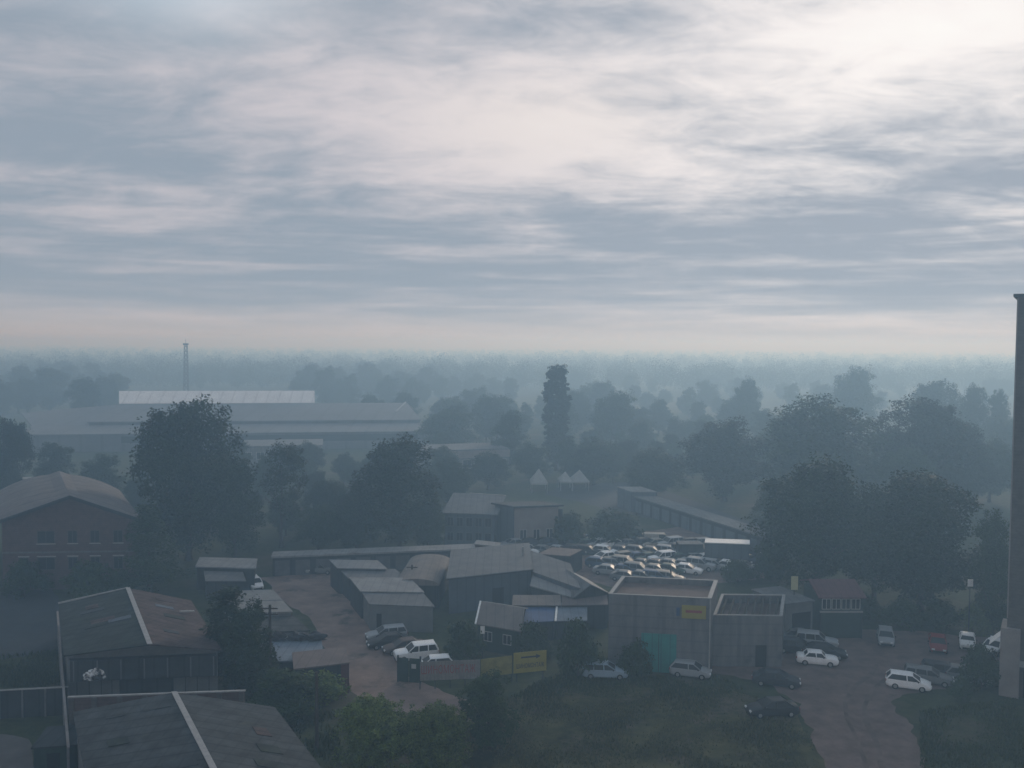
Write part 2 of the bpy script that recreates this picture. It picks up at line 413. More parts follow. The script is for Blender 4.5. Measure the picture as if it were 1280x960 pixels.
proto('dome_a', rlobes(1, 19, 12, 2.0, 14.2, dome), LEAF_D, 3.0, 95, 1.05, .165, 4.5, .33, 11, 4.2, 8, 12, 16)
proto('dome_b', rlobes(2, 17, 12, 2.0, 14.0, dome), LEAF, 3.0, 95, 1.05, .165, 4.0, .33, 11, 4.4, 8, 12, 16)
proto('dome_c', rlobes(8, 14, 12, 2.0, 13.8, dome), LEAF_D, 3.2, 95, 1.0, .165, 4.0, .33, 11, 4.4, 8, 12, 16)
proto('oval_a', rlobes(3, 18, 9, 2.0, 15.0, oval, 3), LEAF_D, 3.2, 90, .95, .16, 4.5, .28, 12, 3.0, 8, 9, 16)
proto('oval_b', rlobes(4, 16, 9, 2.0, 14.8, oval, 3), LEAF, 3.2, 90, .95, .16, 4.0, .28, 12, 3.0, 8, 9, 16)
proto('cone', rlobes(5, 18, 8, 1.6, 15.6, cone), LEAF, 3.6, 80, .80, .155, 3.0, .25, 14, 2.2, 8, 8, 16)
proto('poplar', [(.3 * math.sin(i * 2.1), .3 * math.cos(i * 2.7), 2.0 + i * .8, 2.3 * (.78 + .22 * math.sin(min(1, (i + 4) / 20) * 1.57)) * (.82 if i > 22 else 1), 2.3 * (.78 + .22 * math.sin(min(1, (i + 4) / 20) * 1.57)) * (.82 if i > 22 else 1), 1.5) for i in range(27)], LEAF_D, 7.5, 90, .45, .16, 5.0, .36, 20, 1.0, 8, 6.2, 24)
proto('bush', rlobes(7, 10, 6, .5, 3.2, lambda t: math.sqrt(max(.1, 1 - t * t * .9))), LEAF, 5.5, 38, .55, .15, .8, .10, 2.2, 1.8, 9, 6, 4)
proto('bush_y', rlobes(9, 11, 6, .5, 3.2, lambda t: math.sqrt(max(.1, 1 - t * t * .9))), LEAF_Y, 5.5, 38, .55, .15, .8, .10, 2.2, 1.8, 9, 6, 4)
proto('sparse', rlobes(10, 9, 9, 5.5, 14.6, oval), LEAF, 2.3, 75, .9, .155, 6.0, .26, 12.5, 3.6, 9, 9, 16)
# finer leaves for the trees close to the camera
proto('near_y', rlobes(21, 20, 9, .8, 7.2, dome), LEAF_Y, 7.5, 42, .50, .13, 1.6, .16, 5.5, 3.0, 10, 9, 8)
proto('near_d', rlobes(22, 18, 7, .6, 9.2, oval), LEAF, 7.0, 42, .50, .14, 2.0, .18, 7.5, 2.4, 10, 7, 10)
proto('near_cone', rlobes(23, 20, 6, .6, 11.4, cone), LEAF_D, 7.5, 42, .45, .14, 2.2, .18, 10, 1.8, 10, 6, 12)

def tree(name, kind, px, base, top, width, label, cat='tree', group=None, seed=None):
    """px, base: where the foot stands in the photograph; top: row of its tip; width: of its crown, in photograph pixels"""
    rd = random.Random(seed if seed is not None else hash((px, base)) & 0xffff)
    p = P(px, base); crown, trunk, W, H = PROTO[kind]
    dist = p.y; w = width / FPX * dist; h = zcol(p.x, p.y, top, px)
    root = empty(name, p, label, cat, group, rd.uniform(0, 6.28))
    root.scale = (w / W, w / W, h / H)
    for n_, me in (('crown', crown), ('trunk', trunk)):
        o = bpy.data.objects.new(n_, me); COL.objects.link(o); o.parent = root
    return root

# the trees one can single out in the photograph
T = [
 ('tree', 'dome_a', 236, 700, 503, 128, 'tall broad dark tree in front of the grey factory, highest tree of the near yards'),
 ('tree', 'sparse', 352, 684, 553, 66, 'slim tree with open crown and bare trunk beside the tallest broad tree'),
 ('tree', 'oval_a', 500, 690, 548, 100, 'dark upright tree behind the long pale garage roof'),
 ('tree', 'oval_b', 535, 690, 618, 44, 'low green tree tucked against the dark upright tree beside the plaster building'),
 ('tree', 'cone', 186, 742, 632, 78, 'green pointed tree against the end of the brick hall'),
 ('tree', 'oval_b', 294, 700, 575, 66, 'leafy tree filling the gap between the tallest broad tree and its slim neighbour'),
 ('shrub', 'bush', 108, 748, 702, 66, 'low green shrub under the windows of the brick hall'),
 ('shrub', 'bush', 150, 748, 712, 40, 'small rounded shrub between the brick hall shrub and the pointed tree'),
 ('shrub', 'bush', 30, 746, 700, 56, 'dark shrub at the near corner of the brick hall'),
 ('tree', 'near_cone', 284, 864, 735, 92, 'dark pointed tree beside the rust tinged gabled shed'),
 ('tree', 'near_d', 314, 872, 752, 72, 'bushy green tree crowding the dark pointed tree by the gabled shed'),
 ('tree', 'near_d', 352, 900, 838, 92, 'low dark tree behind the narrow pole and the brick wall'),
 ('shrub', 'bush_y', 398, 880, 838, 74, 'yellow green shrub in front of the dark container shed'),
 ('tree', 'near_y', 464, 962, 872, 104, 'bushy yellow green tree at the bottom edge beside the lane mouth'),
 ('tree', 'near_y', 542, 972, 880, 100, 'wide leafy tree at the bottom edge, between its yellow green twin and the round tree'),
 ('tree', 'near_d', 612, 936, 838, 74, 'round dark green tree standing alone in the weedy plot'),
 ('shrub', 'bush', 582, 830, 776, 58, 'dark shrub between the parked cars and the small tan roofed house'),
 ('shrub', 'bush', 722, 848, 774, 60, 'tall dark shrub pressed against the side of the tall workshop'),
 ('shrub', 'bush', 664, 822, 778, 50, 'dark shrub under the blue roof'),
 ('shrub', 'bush', 795, 846, 800, 46, 'shrub growing in front of the teal gate'),
 ('shrub', 'bush', 1075, 772, 742, 60, 'shrub behind the red roofed hut, at the foot of the large dark tree'),
 ('shrub', 'bush', 1128, 782, 748, 62, 'shrub in the far hedge line behind the pale hatchback'),
 ('shrub', 'bush', 1178, 786, 750, 60, 'shrub in the far hedge line behind the dark red car'),
 ('shrub', 'bush_y', 1216, 788, 754, 44, 'lighter green shrub in the far hedge line behind the boxy white saloon'),
 ('shrub', 'bush', 1248, 792, 752, 40, 'shrub in the far hedge line touching the apartment tower'),
 ('shrub', 'bush', 1226, 862, 806, 58, 'dark bush between the parked cars and the foot of the apartment tower'),
 ('shrub', 'bush', 1200, 872, 846, 30, 'low bush at the nose of the dark wagon'),
 ('tree', 'dome_c', 1020, 750, 573, 138, 'large dark tree rising behind the red roofed hut'),
 ('tree', 'dome_a', 1150, 764, 592, 150, 'broad dark tree behind the far row of the car park'),
 ('tree', 'dome_b', 1092, 752, 606, 108, 'green tree filled in between the two broad trees behind the car park'),
 ('tree', 'oval_b', 1236, 786, 640, 56, 'thin leafy tree between the broad dark tree and the apartment tower'),
 ('tree', 'dome_b', 1030, 636, 497, 150, 'tall hazy tree with a domed top behind the large dark tree'),
 ('tree', 'dome_a', 1150, 634, 500, 112, 'tall hazy tree with twin rounded tops beside the domed one'),
 ('tree', 'oval_a', 1198, 632, 526, 60, 'hazy tree shouldering the twin topped tall tree'),
 ('tree', 'dome_c', 905, 626, 525, 104, 'broad misty tree at the far end of the diagonal garages'),
 ('tree', 'oval_b', 968, 690, 596, 52, 'small dark tree where the diagonal garages end'),
 ('shrub', 'bush', 922, 728, 700, 48, 'dark shrub at the edge of the car yard beside the flat roofed annex'),
 ('shrub', 'bush', 965, 726, 672, 48, 'dark shrub between the car yard and the large dark tree'),
 ('shrub', 'bush', 764, 676, 638, 84, 'wide dark shrub behind the back row of the car yard'),
 ('shrub', 'bush', 712, 682, 640, 46, 'shrub at the corner of the pale plaster building'),
 ('tree', 'poplar', 695, 588, 458, 33, 'tall narrow columnar poplar standing above the wood'),
 ('tree', 'dome_b', 770, 560, 489, 62, 'hazy rounded tree with a notched top beside the poplar'),
 ('tree', 'oval_a', 754, 528, 477, 34, 'faint tree peeping up behind the notched tree near the poplar'),
 ('tree', 'oval_b', 637, 582, 513, 46, 'pointed misty tree between the factory and the poplar'),
 ('tree', 'dome_b', 566, 570, 512, 76, 'rounded misty tree at the end of the grey factory'),
 ('tree', 'dome_c', 506, 534, 490, 36, 'small dark treetop above the gable end of the factory'),
 ('tree', 'dome_c', 463, 536, 493, 36, 'low dark treetop above the long factory roof'),
 ('tree', 'dome_a', 12, 640, 525, 56, 'dark tree standing behind the brick hall'),
 ('tree', 'oval_b', 70, 622, 553, 50, 'green tree in front of the low end of the factory'),
 ('tree', 'dome_b', 130, 628, 568, 54, 'rounded green tree between the factory and the arched roof'),
 ('tree', 'dome_c', 934, 545, 473, 34, 'faint narrow tree standing in the pale mist'),
 ('tree', 'dome_b', 1068, 540, 459, 58, 'pale grey tree in the mist above the tall domed tree'),
 ('tree', 'dome_a', 1168, 560, 477, 60, 'misty tree rising above the twin topped tall tree'),
 ('tree', 'oval_a', 1216, 570, 482, 34, 'thin misty tree close beside the apartment tower'),
 ('tree', 'oval_b', 1245, 570, 488, 32, 'faint slender tree touching the edge of the apartment tower'),
 ('tree', 'dome_b', 398, 690, 632, 64, 'leafy tree behind the left end of the long garage roof'),
 ('tree', 'dome_c', 446, 692, 622, 60, 'dim tree between the slim tree and the dark upright tree'),
 ('tree', 'dome_b', 820, 625, 562, 76, 'misty green tree beyond the diagonal garages'),
 ('tree', 'oval_b', 742, 606, 548, 60, 'misty tree behind the pale tents'),
 ('tree', 'dome_c', 610, 612, 566, 56, 'green tree in front of the low windowed building'),
 ('tree', 'dome_b', 668, 602, 556, 52, 'misty green tree at the foot of the poplar'),
]
for n_, k_, px_, b_, t_, w_, l_ in T:
    tree(n_, k_, px_, b_, t_, w_, l_, 'shrub' if n_ == 'shrub' else 'tree', 'trees and shrubs among the yards')

# the hazy wood beyond: single trees nothing tells apart, then the far forest as one mass
rd = random.Random(5)
def wood(n, px0, px1, b0, b1, hmin, hmax, label, group):
    for i in range(n):
        px = px0 + (i + rd.uniform(.1, .9)) * (px1 - px0) / n; base = rd.uniform(b0, b1); p = P(px, base)
        h = rd.uniform(hmin, hmax); k = rd.choice(['dome_a', 'dome_b', 'dome_c', 'oval_a', 'oval_b', 'dome_b'])
        crown, trunk, W, H = PROTO[k]
        root = empty('tree', p, label, 'tree', group, rd.uniform(0, 6.28)); s = h / H
        root.scale = (s * rd.uniform(.95, 1.35), s * rd.uniform(.95, 1.35), s)
        for n_, me in (('crown', crown), ('trunk', trunk)):
            o = bpy.data.objects.new(n_, me); COL.objects.link(o); o.parent = root
wood(22, -20, 150, 488, 530, 14, 21, 'faded rounded tree in the belt behind the low end of the factory', 'tree belt behind the factory end')
wood(24, 375, 540, 484, 512, 14, 22, 'faded rounded tree in the clump behind the pale strip of the factory roof', 'tree clump behind the factory roof')
wood(34, 545, 960, 520, 566, 9, 16, 'misty tree of the open wood around the poplar', 'misty wood around the poplar')
wood(26, 690, 990, 560, 606, 7, 11, 'misty tree of the green wood beyond the diagonal garages', 'green wood beyond the garages')
wood(70, 540, 1275, 472, 520, 9, 16, 'very faint tree in the thick mist of the open land beyond the poplar', 'faint trees in the thick mist')
wood(22, 985, 1268, 540, 664, 8, 14, 'dim tree in the dark belt under the tall hazy trees', 'dark belt under the tall hazy trees')
wood(34, 165, 565, 600, 676, 6, 11, 'dim low tree in the shade between the factory and the long garages', 'low trees between factory and garages')

def far_forest():
    n = 8500; cs, ns, sz = [], [], []
    y = 600 + (rng.random(n) ** 1.7) * 3300; x = (rng.random(n) * 2 - 1) * (y * .66 + 60)
    hole = (x > -30 + .02 * y) & (y < 900) & (rng.random(n) < .3)
    x, y = x[~hole], y[~hole]
    h = rng.normal(17, 3.2, len(x)).clip(9, 25)
    for xi, yi, hi in zip(x, y, h):
        q = int(np.clip(200000 / yi, 120, 300)); w = hi * rng.uniform(.28, .42)
        d = unit(q); c = np.array([xi, yi, hi * .62]) + d * np.array([w, w, hi * .40]) * rng.uniform(.6, 1.08, (q, 1))
        cs.append(c); nn = d * .6 + unit(q) * .6 + np.array([0, 0, .3]); ns.append(nn / np.linalg.norm(nn, axis=1, keepdims=True))
        sz.append(np.full(q, np.clip(yi / 1300, .5, 1.25)))
    me = leaf_mesh('distant_forest', np.concatenate(cs), np.concatenate(ns), np.concatenate(sz), LEAF_D)
    o = bpy.data.objects.new('distant_forest', me); COL.objects.link(o); o['kind'] = 'stuff'; o['label'] = 'far grey forest fading into the haze along the horizon'
far_forest()

# weeds and grass on the open plots
def grass(name, polys, n, hmin, hmax, m, label):
    cs = []
    for poly in polys:
        q = [P(*a) for a in poly]; xs = [p.x for p in q]; ys = [p.y for p in q]; got = 0; target = n // len(polys)
        while got < target:
            k = 4000; X = rng.uniform(min(xs), max(xs), k); Y = rng.uniform(min(ys), max(ys), k); inside = np.zeros(k, bool); j = len(q) - 1
            for i in range(len(q)):
                yi, yj, xi, xj = q[i].y, q[j].y, q[i].x, q[j].x
                inside ^= ((yi > Y) != (yj > Y)) & (X < (xj - xi) * (Y - yi) / (yj - yi + 1e-9) + xi); j = i
            patch = (np.sin(X * .9 + 1.3 * np.sin(Y * .37)) + np.sin(Y * .8 + 2 * np.sin(X * .23)) + rng.normal(0, .8, k)) > -.35
            X, Y = X[inside & patch], Y[inside & patch]; cs.append(np.stack([X, Y], 1)); got += len(X)
    c = np.concatenate(cs)[:n]; n = len(c); h = rng.uniform(hmin, hmax, n) * (1 + .5 * np.sin(c[:, 0] * .5) * np.sin(c[:, 1] * .4)); a = rng.uniform(0, 6.28, n); w = h * .16 + .03
    lean = rng.normal(0, .22, (n, 2)) * h[:, None]
    dx, dy = np.cos(a) * w, np.sin(a) * w; z = np.zeros(n)
    v = np.stack([np.stack([c[:, 0] - dx, c[:, 1] - dy, z], 1), np.stack([c[:, 0] + dx, c[:, 1] + dy, z], 1), np.stack([c[:, 0] + lean[:, 0], c[:, 1] + lean[:, 1], h], 1)], 1).reshape(-1, 3)
    me = bpy.data.meshes.new(name); me.vertices.add(3 * n); me.vertices.foreach_set('co', v.astype(np.float32).ravel())
    me.loops.add(3 * n); me.loops.foreach_set('vertex_index', np.arange(3 * n, dtype=np.int32)); me.polygons.add(n); me.polygons.foreach_set('loop_start', np.arange(0, 3 * n, 3, dtype=np.int32))
    me.update(calc_edges=True); me.materials.append(m); o = bpy.data.objects.new(name, me); COL.objects.link(o); o['kind'] = 'stuff'; o['label'] = label
GRASSM = leaf_mat('weeds', (.032, .042, .013), (.092, .090, .036))
grass('grass', [[(560, 900), (660, 862), (880, 852), (1000, 888), (1035, 975), (560, 975)]], 20000, .08, .28, GRASSM, 'patchy weedy grass on the plot below the workshop')
grass('weeds', [[(640, 872), (700, 838), (770, 846), (900, 846), (930, 862), (880, 872)], [(1150, 890), (1270, 872), (1290, 975), (1150, 975)], [(-10, 822), (78, 812), (80, 858), (-10, 860)], [(300, 905), (420, 890), (430, 975), (340, 930)]], 15000, .15, .38, leaf_mat('tall_weeds', (.026, .044, .013), (.065, .080, .026)), 'tall rank weeds along the fences and the parking edge')
# ------------------------------------------------------------------ cars
GLASS = mat('car_glass', (.02, .024, .028), .1, 1, .38, .22)
TYRE = mat('tyre_rubber', (.018, .018, .02), .2, 5, .85, .2)
RIM = mat('wheel_rim', (.30, .31, .32), .1, 5, .4, .5, metal=.6)
LAMP = mat('headlight_lens', (.62, .64, .66), .05, 4, .45, .4)
TAIL = mat('tail_light_lens', (.22, .015, .015), .1, 4, .25, .5)
DARKTRIM = mat('black_trim', (.02, .02, .022), .1, 4, .6, .3)
PLATE = mat('number_plate', (.6, .6, .58), .05, 4, .5, .3)
PAINT = {c: mat(c + '_car_paint', v, .06, 3, .5, .32, coat=.08) for c, v in dict(white=(.74, .75, .76), silver=(.27, .29, .31), grey=(.15, .16, .17), dark=(.030, .034, .042), black=(.014, .015, .018),
    red=(.20, .028, .030), blue=(.05, .09, .17), brown=(.085, .06, .05), green=(.05, .085, .07), beige=(.27, .25, .22), pale_blue=(.26, .34, .42)).items()}
#        length width  belt  roof  hood  deck  (glass: rear base, rear top, front top, front base)
KINDS = dict(
    sedan=(4.6, 1.78, .96, 1.45, .90, .98, -1.75, -1.05, .30, 1.15),
    saloon=(4.2, 1.62, .98, 1.42, .93, .96, -1.30, -.92, .42, .85),
    hatchback=(4.1, 1.74, .98, 1.50, .92, 1.0, -1.98, -1.55, .35, 1.10),
    wagon=(4.6, 1.78, 1.0, 1.52, .94, 1.0, -2.2, -1.95, .25, 1.05),
    jeep=(4.6, 1.88, 1.12, 1.74, 1.08, 1.12, -2.22, -1.98, .25, .98),
    van=(4.9, 1.92, 1.25, 1.98, 1.18, 1.25, -2.40, -2.34, .95, 1.70))
CAR_PROTO = {}
def car_proto(kind):
    L, W, belt, roof, hood, deck, rb, rt, ft, fb = KINDS[kind]; h = L / 2; w = W / 2; box_ = kind in ('saloon', 'van', 'jeep')
    st = [(-h, .42, deck - .22, w * .84), (-h + .07, .30, deck - .06, w * .93), (-h + .25, .24, deck, w * .985), (rb - .02 if rb > -h + .3 else -h + .35, .21, deck + .01, w), (-.9, .20, belt + .01, w), (0, .20, belt, w), (.9 if fb > .95 else .6, .20, belt - .01, w),
          (fb + .05, .20, hood + .03, w), (h - .55, .21, hood - .05 if not box_ else hood - .02, w * .97), (h - .18, .24, hood - .17 if not box_ else hood - .06, w * .92), (h - .03, .34, hood - .28 if not box_ else hood - .14, w * .84), (h, .42, hood - .38, w * .80)]
    rings = []
    for x, zl, zt, ww in st:
        zm = zl + (zt - zl) * .55
        half = [(0, zl), (ww * .86, zl), (ww * .99, zl + .13), (ww * 1.0, zm), (ww * .965, zt - .07), (ww * .86, zt), (0, zt + .025)]
        rings.append([(x, -y, z) for y, z in half] + [(x, y, z) for y, z in reversed(half[1:-1])])
    n = len(rings[0]); mb = MB(); vs = [p for r in rings for p in r]; fs = []
    for i in range(len(rings) - 1):
        for k in range(n): fs.append((i * n + k, (i + 1) * n + k, (i + 1) * n + (k + 1) % n, i * n + (k + 1) % n))
    fs += [tuple(range(n)), tuple(reversed(range((len(rings) - 1) * n, len(rings) * n)))]
    mb.add(vs, fs)
    wb, wt = w * .93, w * .74
    if kind in ('van', 'jeep'): wt = w * .82
    # greenhouse: dark glass body, painted roof skin and pillars over it
    gb = [(rb, -wb, belt - .02), (fb, -wb, belt - .02), (fb, wb, belt - .02), (rb, wb, belt - .02)]; gt = [(rt, -wt, roof - .06), (ft, -wt, roof - .06), (ft, wt, roof - .06), (rt, wt, roof - .06)]
    glass = MB().hexa(gb, gt)
    e = .03
    rlow = [(rt - .06, -wt - e, roof - .075), (ft + .08, -wt - e, roof - .075), (ft + .08, wt + e, roof - .075), (rt - .06, wt + e, roof - .075)]
    rmid = [(rt, -wt * .93, roof - .01), (ft - .08, -wt * .93, roof - .01), (ft - .08, wt * .93, roof - .01), (rt, wt * .93, roof - .01)]
    rtop = [(rt + .25, -wt * .6, roof + .02), (ft - .3, -wt * .6, roof + .02), (ft - .3, wt * .6, roof + .02), (rt + .25, wt * .6, roof + .02)]
    o = len(mb.v); mb.v += rlow + rmid + rtop
    mb.f += [(o + 3, o + 2, o + 1, o)] + [(o + j * 4 + i, o + j * 4 + (i + 1) % 4, o + j * 4 + 4 + (i + 1) % 4, o + j * 4 + 4 + i) for j in (0, 1) for i in range(4)] + [(o + 8, o + 9, o + 10, o + 11)]
    for s in (-1, 1):
        def pil(a, b, wd):
            A, B = Vector(a), Vector(b); mb.tube([A, B], wd, 4)
        pil((fb + .02, s * (wb + .01), belt - .02), (ft + .04, s * (wt + .01), roof - .07), .05)
        pil((rb, s * (wb + .01), belt - .02), (rt, s * (wt + .01), roof - .07), .085)
        pil((-.12, s * (wb + .015), belt - .02), (-.16, s * (wt + .02), roof - .07), .05)
        if kind in ('wagon', 'jeep', 'van'): pil((-1.15, s * (wb + .015), belt - .02), (-1.15, s * (wt + .02), roof - .07), .06)
    if kind == 'van':                        # closed load box: painted side panels over the rear of the glass
        for s in (-1, 1):
            mb.add([(rb + .05, s * (wb + .03), belt), (.0, s * (wb + .03), belt), (.0, s * (wt + .035), roof - .07), (rt + .03, s * (wt + .035), roof - .07)], [(0, 1, 2, 3) if s < 0 else (3, 2, 1, 0)])
    root = empty('parked_car', (0, 0, 0), None, 'van' if kind == 'van' else 'car')
    body = mb.build('body', PAINT['white'], root); me = body.data
    me.polygons.foreach_set('use_smooth', [True] * len(me.polygons)); me.set_sharp_from_angle(angle=R(38))
    body.material_slots[0].link = 'OBJECT'; body.material_slots[0].material = PAINT['white']
    glass.build('window', GLASS, root)
    rw = .31 if kind not in ('jeep',) else .37
    for x in (-h + .86, h - .84):
        for s in (-1, 1):
            t = MB().tube([(x, s * (w - .20), rw), (x, s * (w - .02), rw), (x, s * (w + .012), rw)], [rw, rw, rw * .86], 16).build('wheel', TYRE, root)
            MB().tube([(x, s * (w - .01), rw), (x, s * (w + .022), rw)], [rw * .62, rw * .55], 12).build('rim', RIM, t)
    for s in (-1, 1):
        MB().box((h - .06, s * w * .62, hood - .30 if not box_ else hood - .26), (.16, w * .36, .15)).build('headlight', LAMP, root)
        MB().box((-h + .05, s * w * .74, deck - .22), (.14, w * .26, .18)).build('tail_light', TAIL, root)
        MB().box((fb - .25, s * (w + .09), belt + .05), (.12, .18, .13)).build('mirror', DARKTRIM, root)
    MB().box((h - .01, 0, .40), (.10, w * 1.3, .18)).build('bumper_grille', DARKTRIM, root)
    MB().box((-h - .0, 0, .62), (.05, .5, .12)).build('number_plate', PLATE, root)
    return root
HIDE = []
def car(kind, colour, px, py, head, label, group):
    """px, py: where the middle of the car stands; head: compass of its nose in degrees, 0 = to the photograph's right, 90 = away from the camera"""
    if kind not in CAR_PROTO: CAR_PROTO[kind] = r = car_proto(kind)
    else: r = copy_tree(CAR_PROTO[kind])
    r.location = P(px, py); r.rotation_euler = (0, 0, R(head)); r['label'] = label; r['group'] = group
    if kind == 'van': r.name = 'parked_van'
    for ch in r.children:
        if ch.name.startswith('body'): ch.material_slots[0].link = 'OBJECT'; ch.material_slots[0].material = PAINT[colour]
    return r
G1 = 'cars in the car park by the apartment tower'
car('hatchback', 'white', 1135, 860, -22, 'white hatchback nearest the grass at the front of the parked trio', G1)
car('wagon', 'grey', 1160, 853, -24, 'grey wagon parked close beside the white hatchback in the trio', G1)
car('wagon', 'dark', 1182, 847, -24, 'dark wagon half hidden by the bush, last of the parked trio', G1)
car('saloon', 'white', 1021, 830, -14, 'boxy white saloon with a dark car close behind it', G1)
car('sedan', 'black', 1030, 821, -14, 'low black sedan hidden behind the boxy white saloon', G1)
car('jeep', 'silver', 1020, 809, -18, 'tall silver estate car beside the annex corner', G1)
car('wagon', 'dark', 996, 815, -14, 'dark wagon squeezed between the silver estate car and the annex wall', G1)
car('sedan', 'grey', 1000, 802, -16, 'dark grey sedan at the back, behind the tall silver estate car', G1)
car('sedan', 'dark', 970, 856, -16, 'dark sedan with a pale bonnet edge, alone in front of the annex', G1)
car('sedan', 'black', 965, 893, 186, 'black sedan standing on the edge of the grass plot', G1)
car('hatchback', 'silver', 1107, 803, -110, 'pale hatchback facing the camera alone in the middle of the far row', G1)
car('sedan', 'red', 1172, 811, -113, 'dark red car facing the camera under the trees', G1)
car('saloon', 'white', 1209, 808, -116, 'white saloon facing the camera beside the dark red car', G1)
car('sedan', 'white', 1243, 815, -135, 'white sedan poking out between the bush and the apartment tower', G1)
car('hatchback', 'grey', 1210, 852, -24, 'grey hatchback buried in the dark bush', G1)
car('hatchback', 'silver', 863, 845, -18, 'small silver hatchback parked at the workshop corner', G1)
car('wagon', 'pale_blue', 756, 846, -4, 'pale bluish wagon behind the weeds by the workshop wall', G1)
G2 = 'cars parked along the lane'
car('jeep', 'white', 520, 824, 198, 'tall white off-roader in the row beside the lane', G2)
car('sedan', 'brown', 505, 815, 200, 'brownish sedan between the white off-roader and the dark sedan', G2)
car('sedan', 'black', 485, 808, 200, 'dark sedan near the corner of the stepped garages', G2)
car('wagon', 'silver', 483, 799, 198, 'pale roofed wagon at the back of the row beside the lane', G2)
car('hatchback', 'white', 542, 838, 192, 'white car whose roof shows above the tyre shop banner', G2)
car('hatchback', 'white', 318, 735, -60, 'white car parked at the end of the pale roofed huts', G2)
car('hatchback', 'silver', 372, 716, -8, 'dim pale car standing in front of the long garages', G2)
car('sedan', 'grey', 400, 716, -8, 'dim grey car beside the pale one at the long garages', G2)
# the crowded car yard: rows named from the workshop outwards
rd = random.Random(23)
ORD = ['first', 'second', 'third', 'fourth', 'fifth', 'sixth', 'seventh', 'eighth', 'ninth', 'tenth', 'eleventh', 'twelfth', 'thirteenth', 'fourteenth', 'fifteenth']
YARD = [('nearest the workshop', 776, 846, 726, 727, 4, -24), ('second from the workshop', 750, 868, 718, 717, 6, -22), ('third from the workshop', 738, 938, 709, 713, 11, -26),
        ('fourth from the workshop', 748, 958, 701, 705, 12, 205), ('fifth from the workshop', 648, 944, 692, 695, 15, -24), ('at the very back', 632, 880, 684, 684, 14, 200)]
YARD.append(('against the dark shrubs', 640, 812, 678, 676, 9, -20))
cn = {'white': 'white', 'silver': 'silver', 'grey': 'grey', 'dark': 'dark', 'black': 'black', 'red': 'dull red', 'blue': 'blue', 'beige': 'beige', 'green': 'dark green'}
for rn, x0, x1, y0, y1, n, hd in YARD:
    for i in range(n):
        t = (i + .5) / n; c = rd.choice(['silver', 'grey', 'dark', 'silver', 'grey', 'grey', 'dark', 'beige', 'white', 'blue', 'green', 'black'])
        k = rd.choice(['sedan', 'sedan', 'hatchback', 'wagon', 'jeep', 'saloon'])
        kn = {'jeep': 'off-roader'}.get(k, k)
        car(k, c, x0 + (x1 - x0) * t + rd.uniform(-2, 2), y0 + (y1 - y0) * t + rd.uniform(-.6, .6), hd + rd.uniform(-5, 5), f'{cn[c]} {kn}, {ORD[i]} from the left in the car yard row {rn}', 'cars packed in the yard behind the workshop')
car('van', 'beige', 823, 681, -4, 'pale van standing above the back rows of the car yard', 'cars packed in the yard behind the workshop')
# ------------------------------------------------------------------ buildings
M_PLASTER = mat('grey_render', (.135, .14, .148), .22, .9, .9, .2, 7, streak=(1.6, 1.6, .35), bands=((2, 1.15, .22), (0, 2.9, .25)), spots=((.075, .08, .085), .45, .57))
M_PLASTER_W = mat('pale_render', (.215, .20, .195), .14, .6, .9, .2, 6, spots=((.2, .19, .18), .3, .6))
M_BLUEGREY = mat('bluish_sheet_wall', (.075, .098, .125), .15, .5, .7, .3, 5, bands=((0, 1.1, .35),))
M_SHEET = mat('weathered_sheet_roof', (.115, .122, .13), .2, .6, .8, .25, 6, bands=((0, 1.05, .30),), spots=((.08, .072, .068), .3, .60))
M_SHEET_L = mat('pale_sheet_roof', (.20, .205, .21), .18, .5, .75, .3, 6, bands=((0, 1.05, .22),), spots=((.12, .11, .10), .3, .60))
M_SHEET_D = mat('dark_sheet_wall', (.034, .042, .048), .25, .6, .8, .25, 5, bands=((0, 1.3, .4),))
M_ASB_GREEN = mat('mossy_slate_roof', (.030, .038, .036), .42, .7, .9, .2, 6, bands=((1, 1.2, .55), (0, 1.1, .25)), spots=((.04, .055, .035), .4, .58))
M_ASB_RED = mat('rusty_slate_roof', (.072, .052, .050), .42, .7, .9, .2, 6, bands=((1, 1.2, .55), (0, 1.1, .25)), spots=((.06, .055, .05), .4, .6))
M_ASB_GREY = mat('grey_slate_roof', (.048, .054, .058), .42, .7, .9, .2, 6, bands=((1, 1.2, .55), (0, 1.1, .25)), spots=((.07, .075, .06), .3, .6))
M_TRIM = mat('pale_trim', (.28, .28, .28), .14, 2, .7, .3)
M_BRICK = mat('red_brick', (.095, .066, .064), .2, 1.5, .9, .2, 6, bands=((2, .32, .30),), spots=((.09, .07, .06), .4, .6))
M_BRICK_D = mat('dark_brick', (.095, .088, .085), .2, 1.5, .9, .2, 6, bands=((2, .32, .25),), spots=((.12, .11, .10), .2, .62))
M_TARPOOF = mat('felt_roof', (.13, .10, .092), .2, .7, .9, .2, 6, spots=((.10, .085, .08), .35, .58))
M_TEAL = mat('teal_gate_paint', (.022, .19, .18), .12, 1, .55, .4, 4, bands=((0, .9, .35),))
M_YELLOW = mat('yellow_sign_paint', (.25, .22, .04), .1, 1, .6, .4)
M_RED = mat('red_sheet', (.105, .050, .055), .2, 1, .7, .3, 5, bands=((0, .8, .3),))
M_REDLET = mat('red_lettering', (.24, .05, .05), .1, 2, .7, .3)
M_DARKLET = mat('dark_lettering', (.035, .035, .04), .1, 2, .7, .3)
M_WINDOW = mat('window_glass', (.022, .026, .032), .2, 1, .12, .5)
M_DARK = mat('dark_opening', (.02, .022, .024), .2, 1, .9, .1)
M_FRAME = mat('white_frame', (.40, .40, .40), .08, 2, .6, .3)
M_WOODP = mat('utility_pole_wood', (.060, .052, .045), .25, 3, .9, .1, 5, streak=(6, 6, .6))
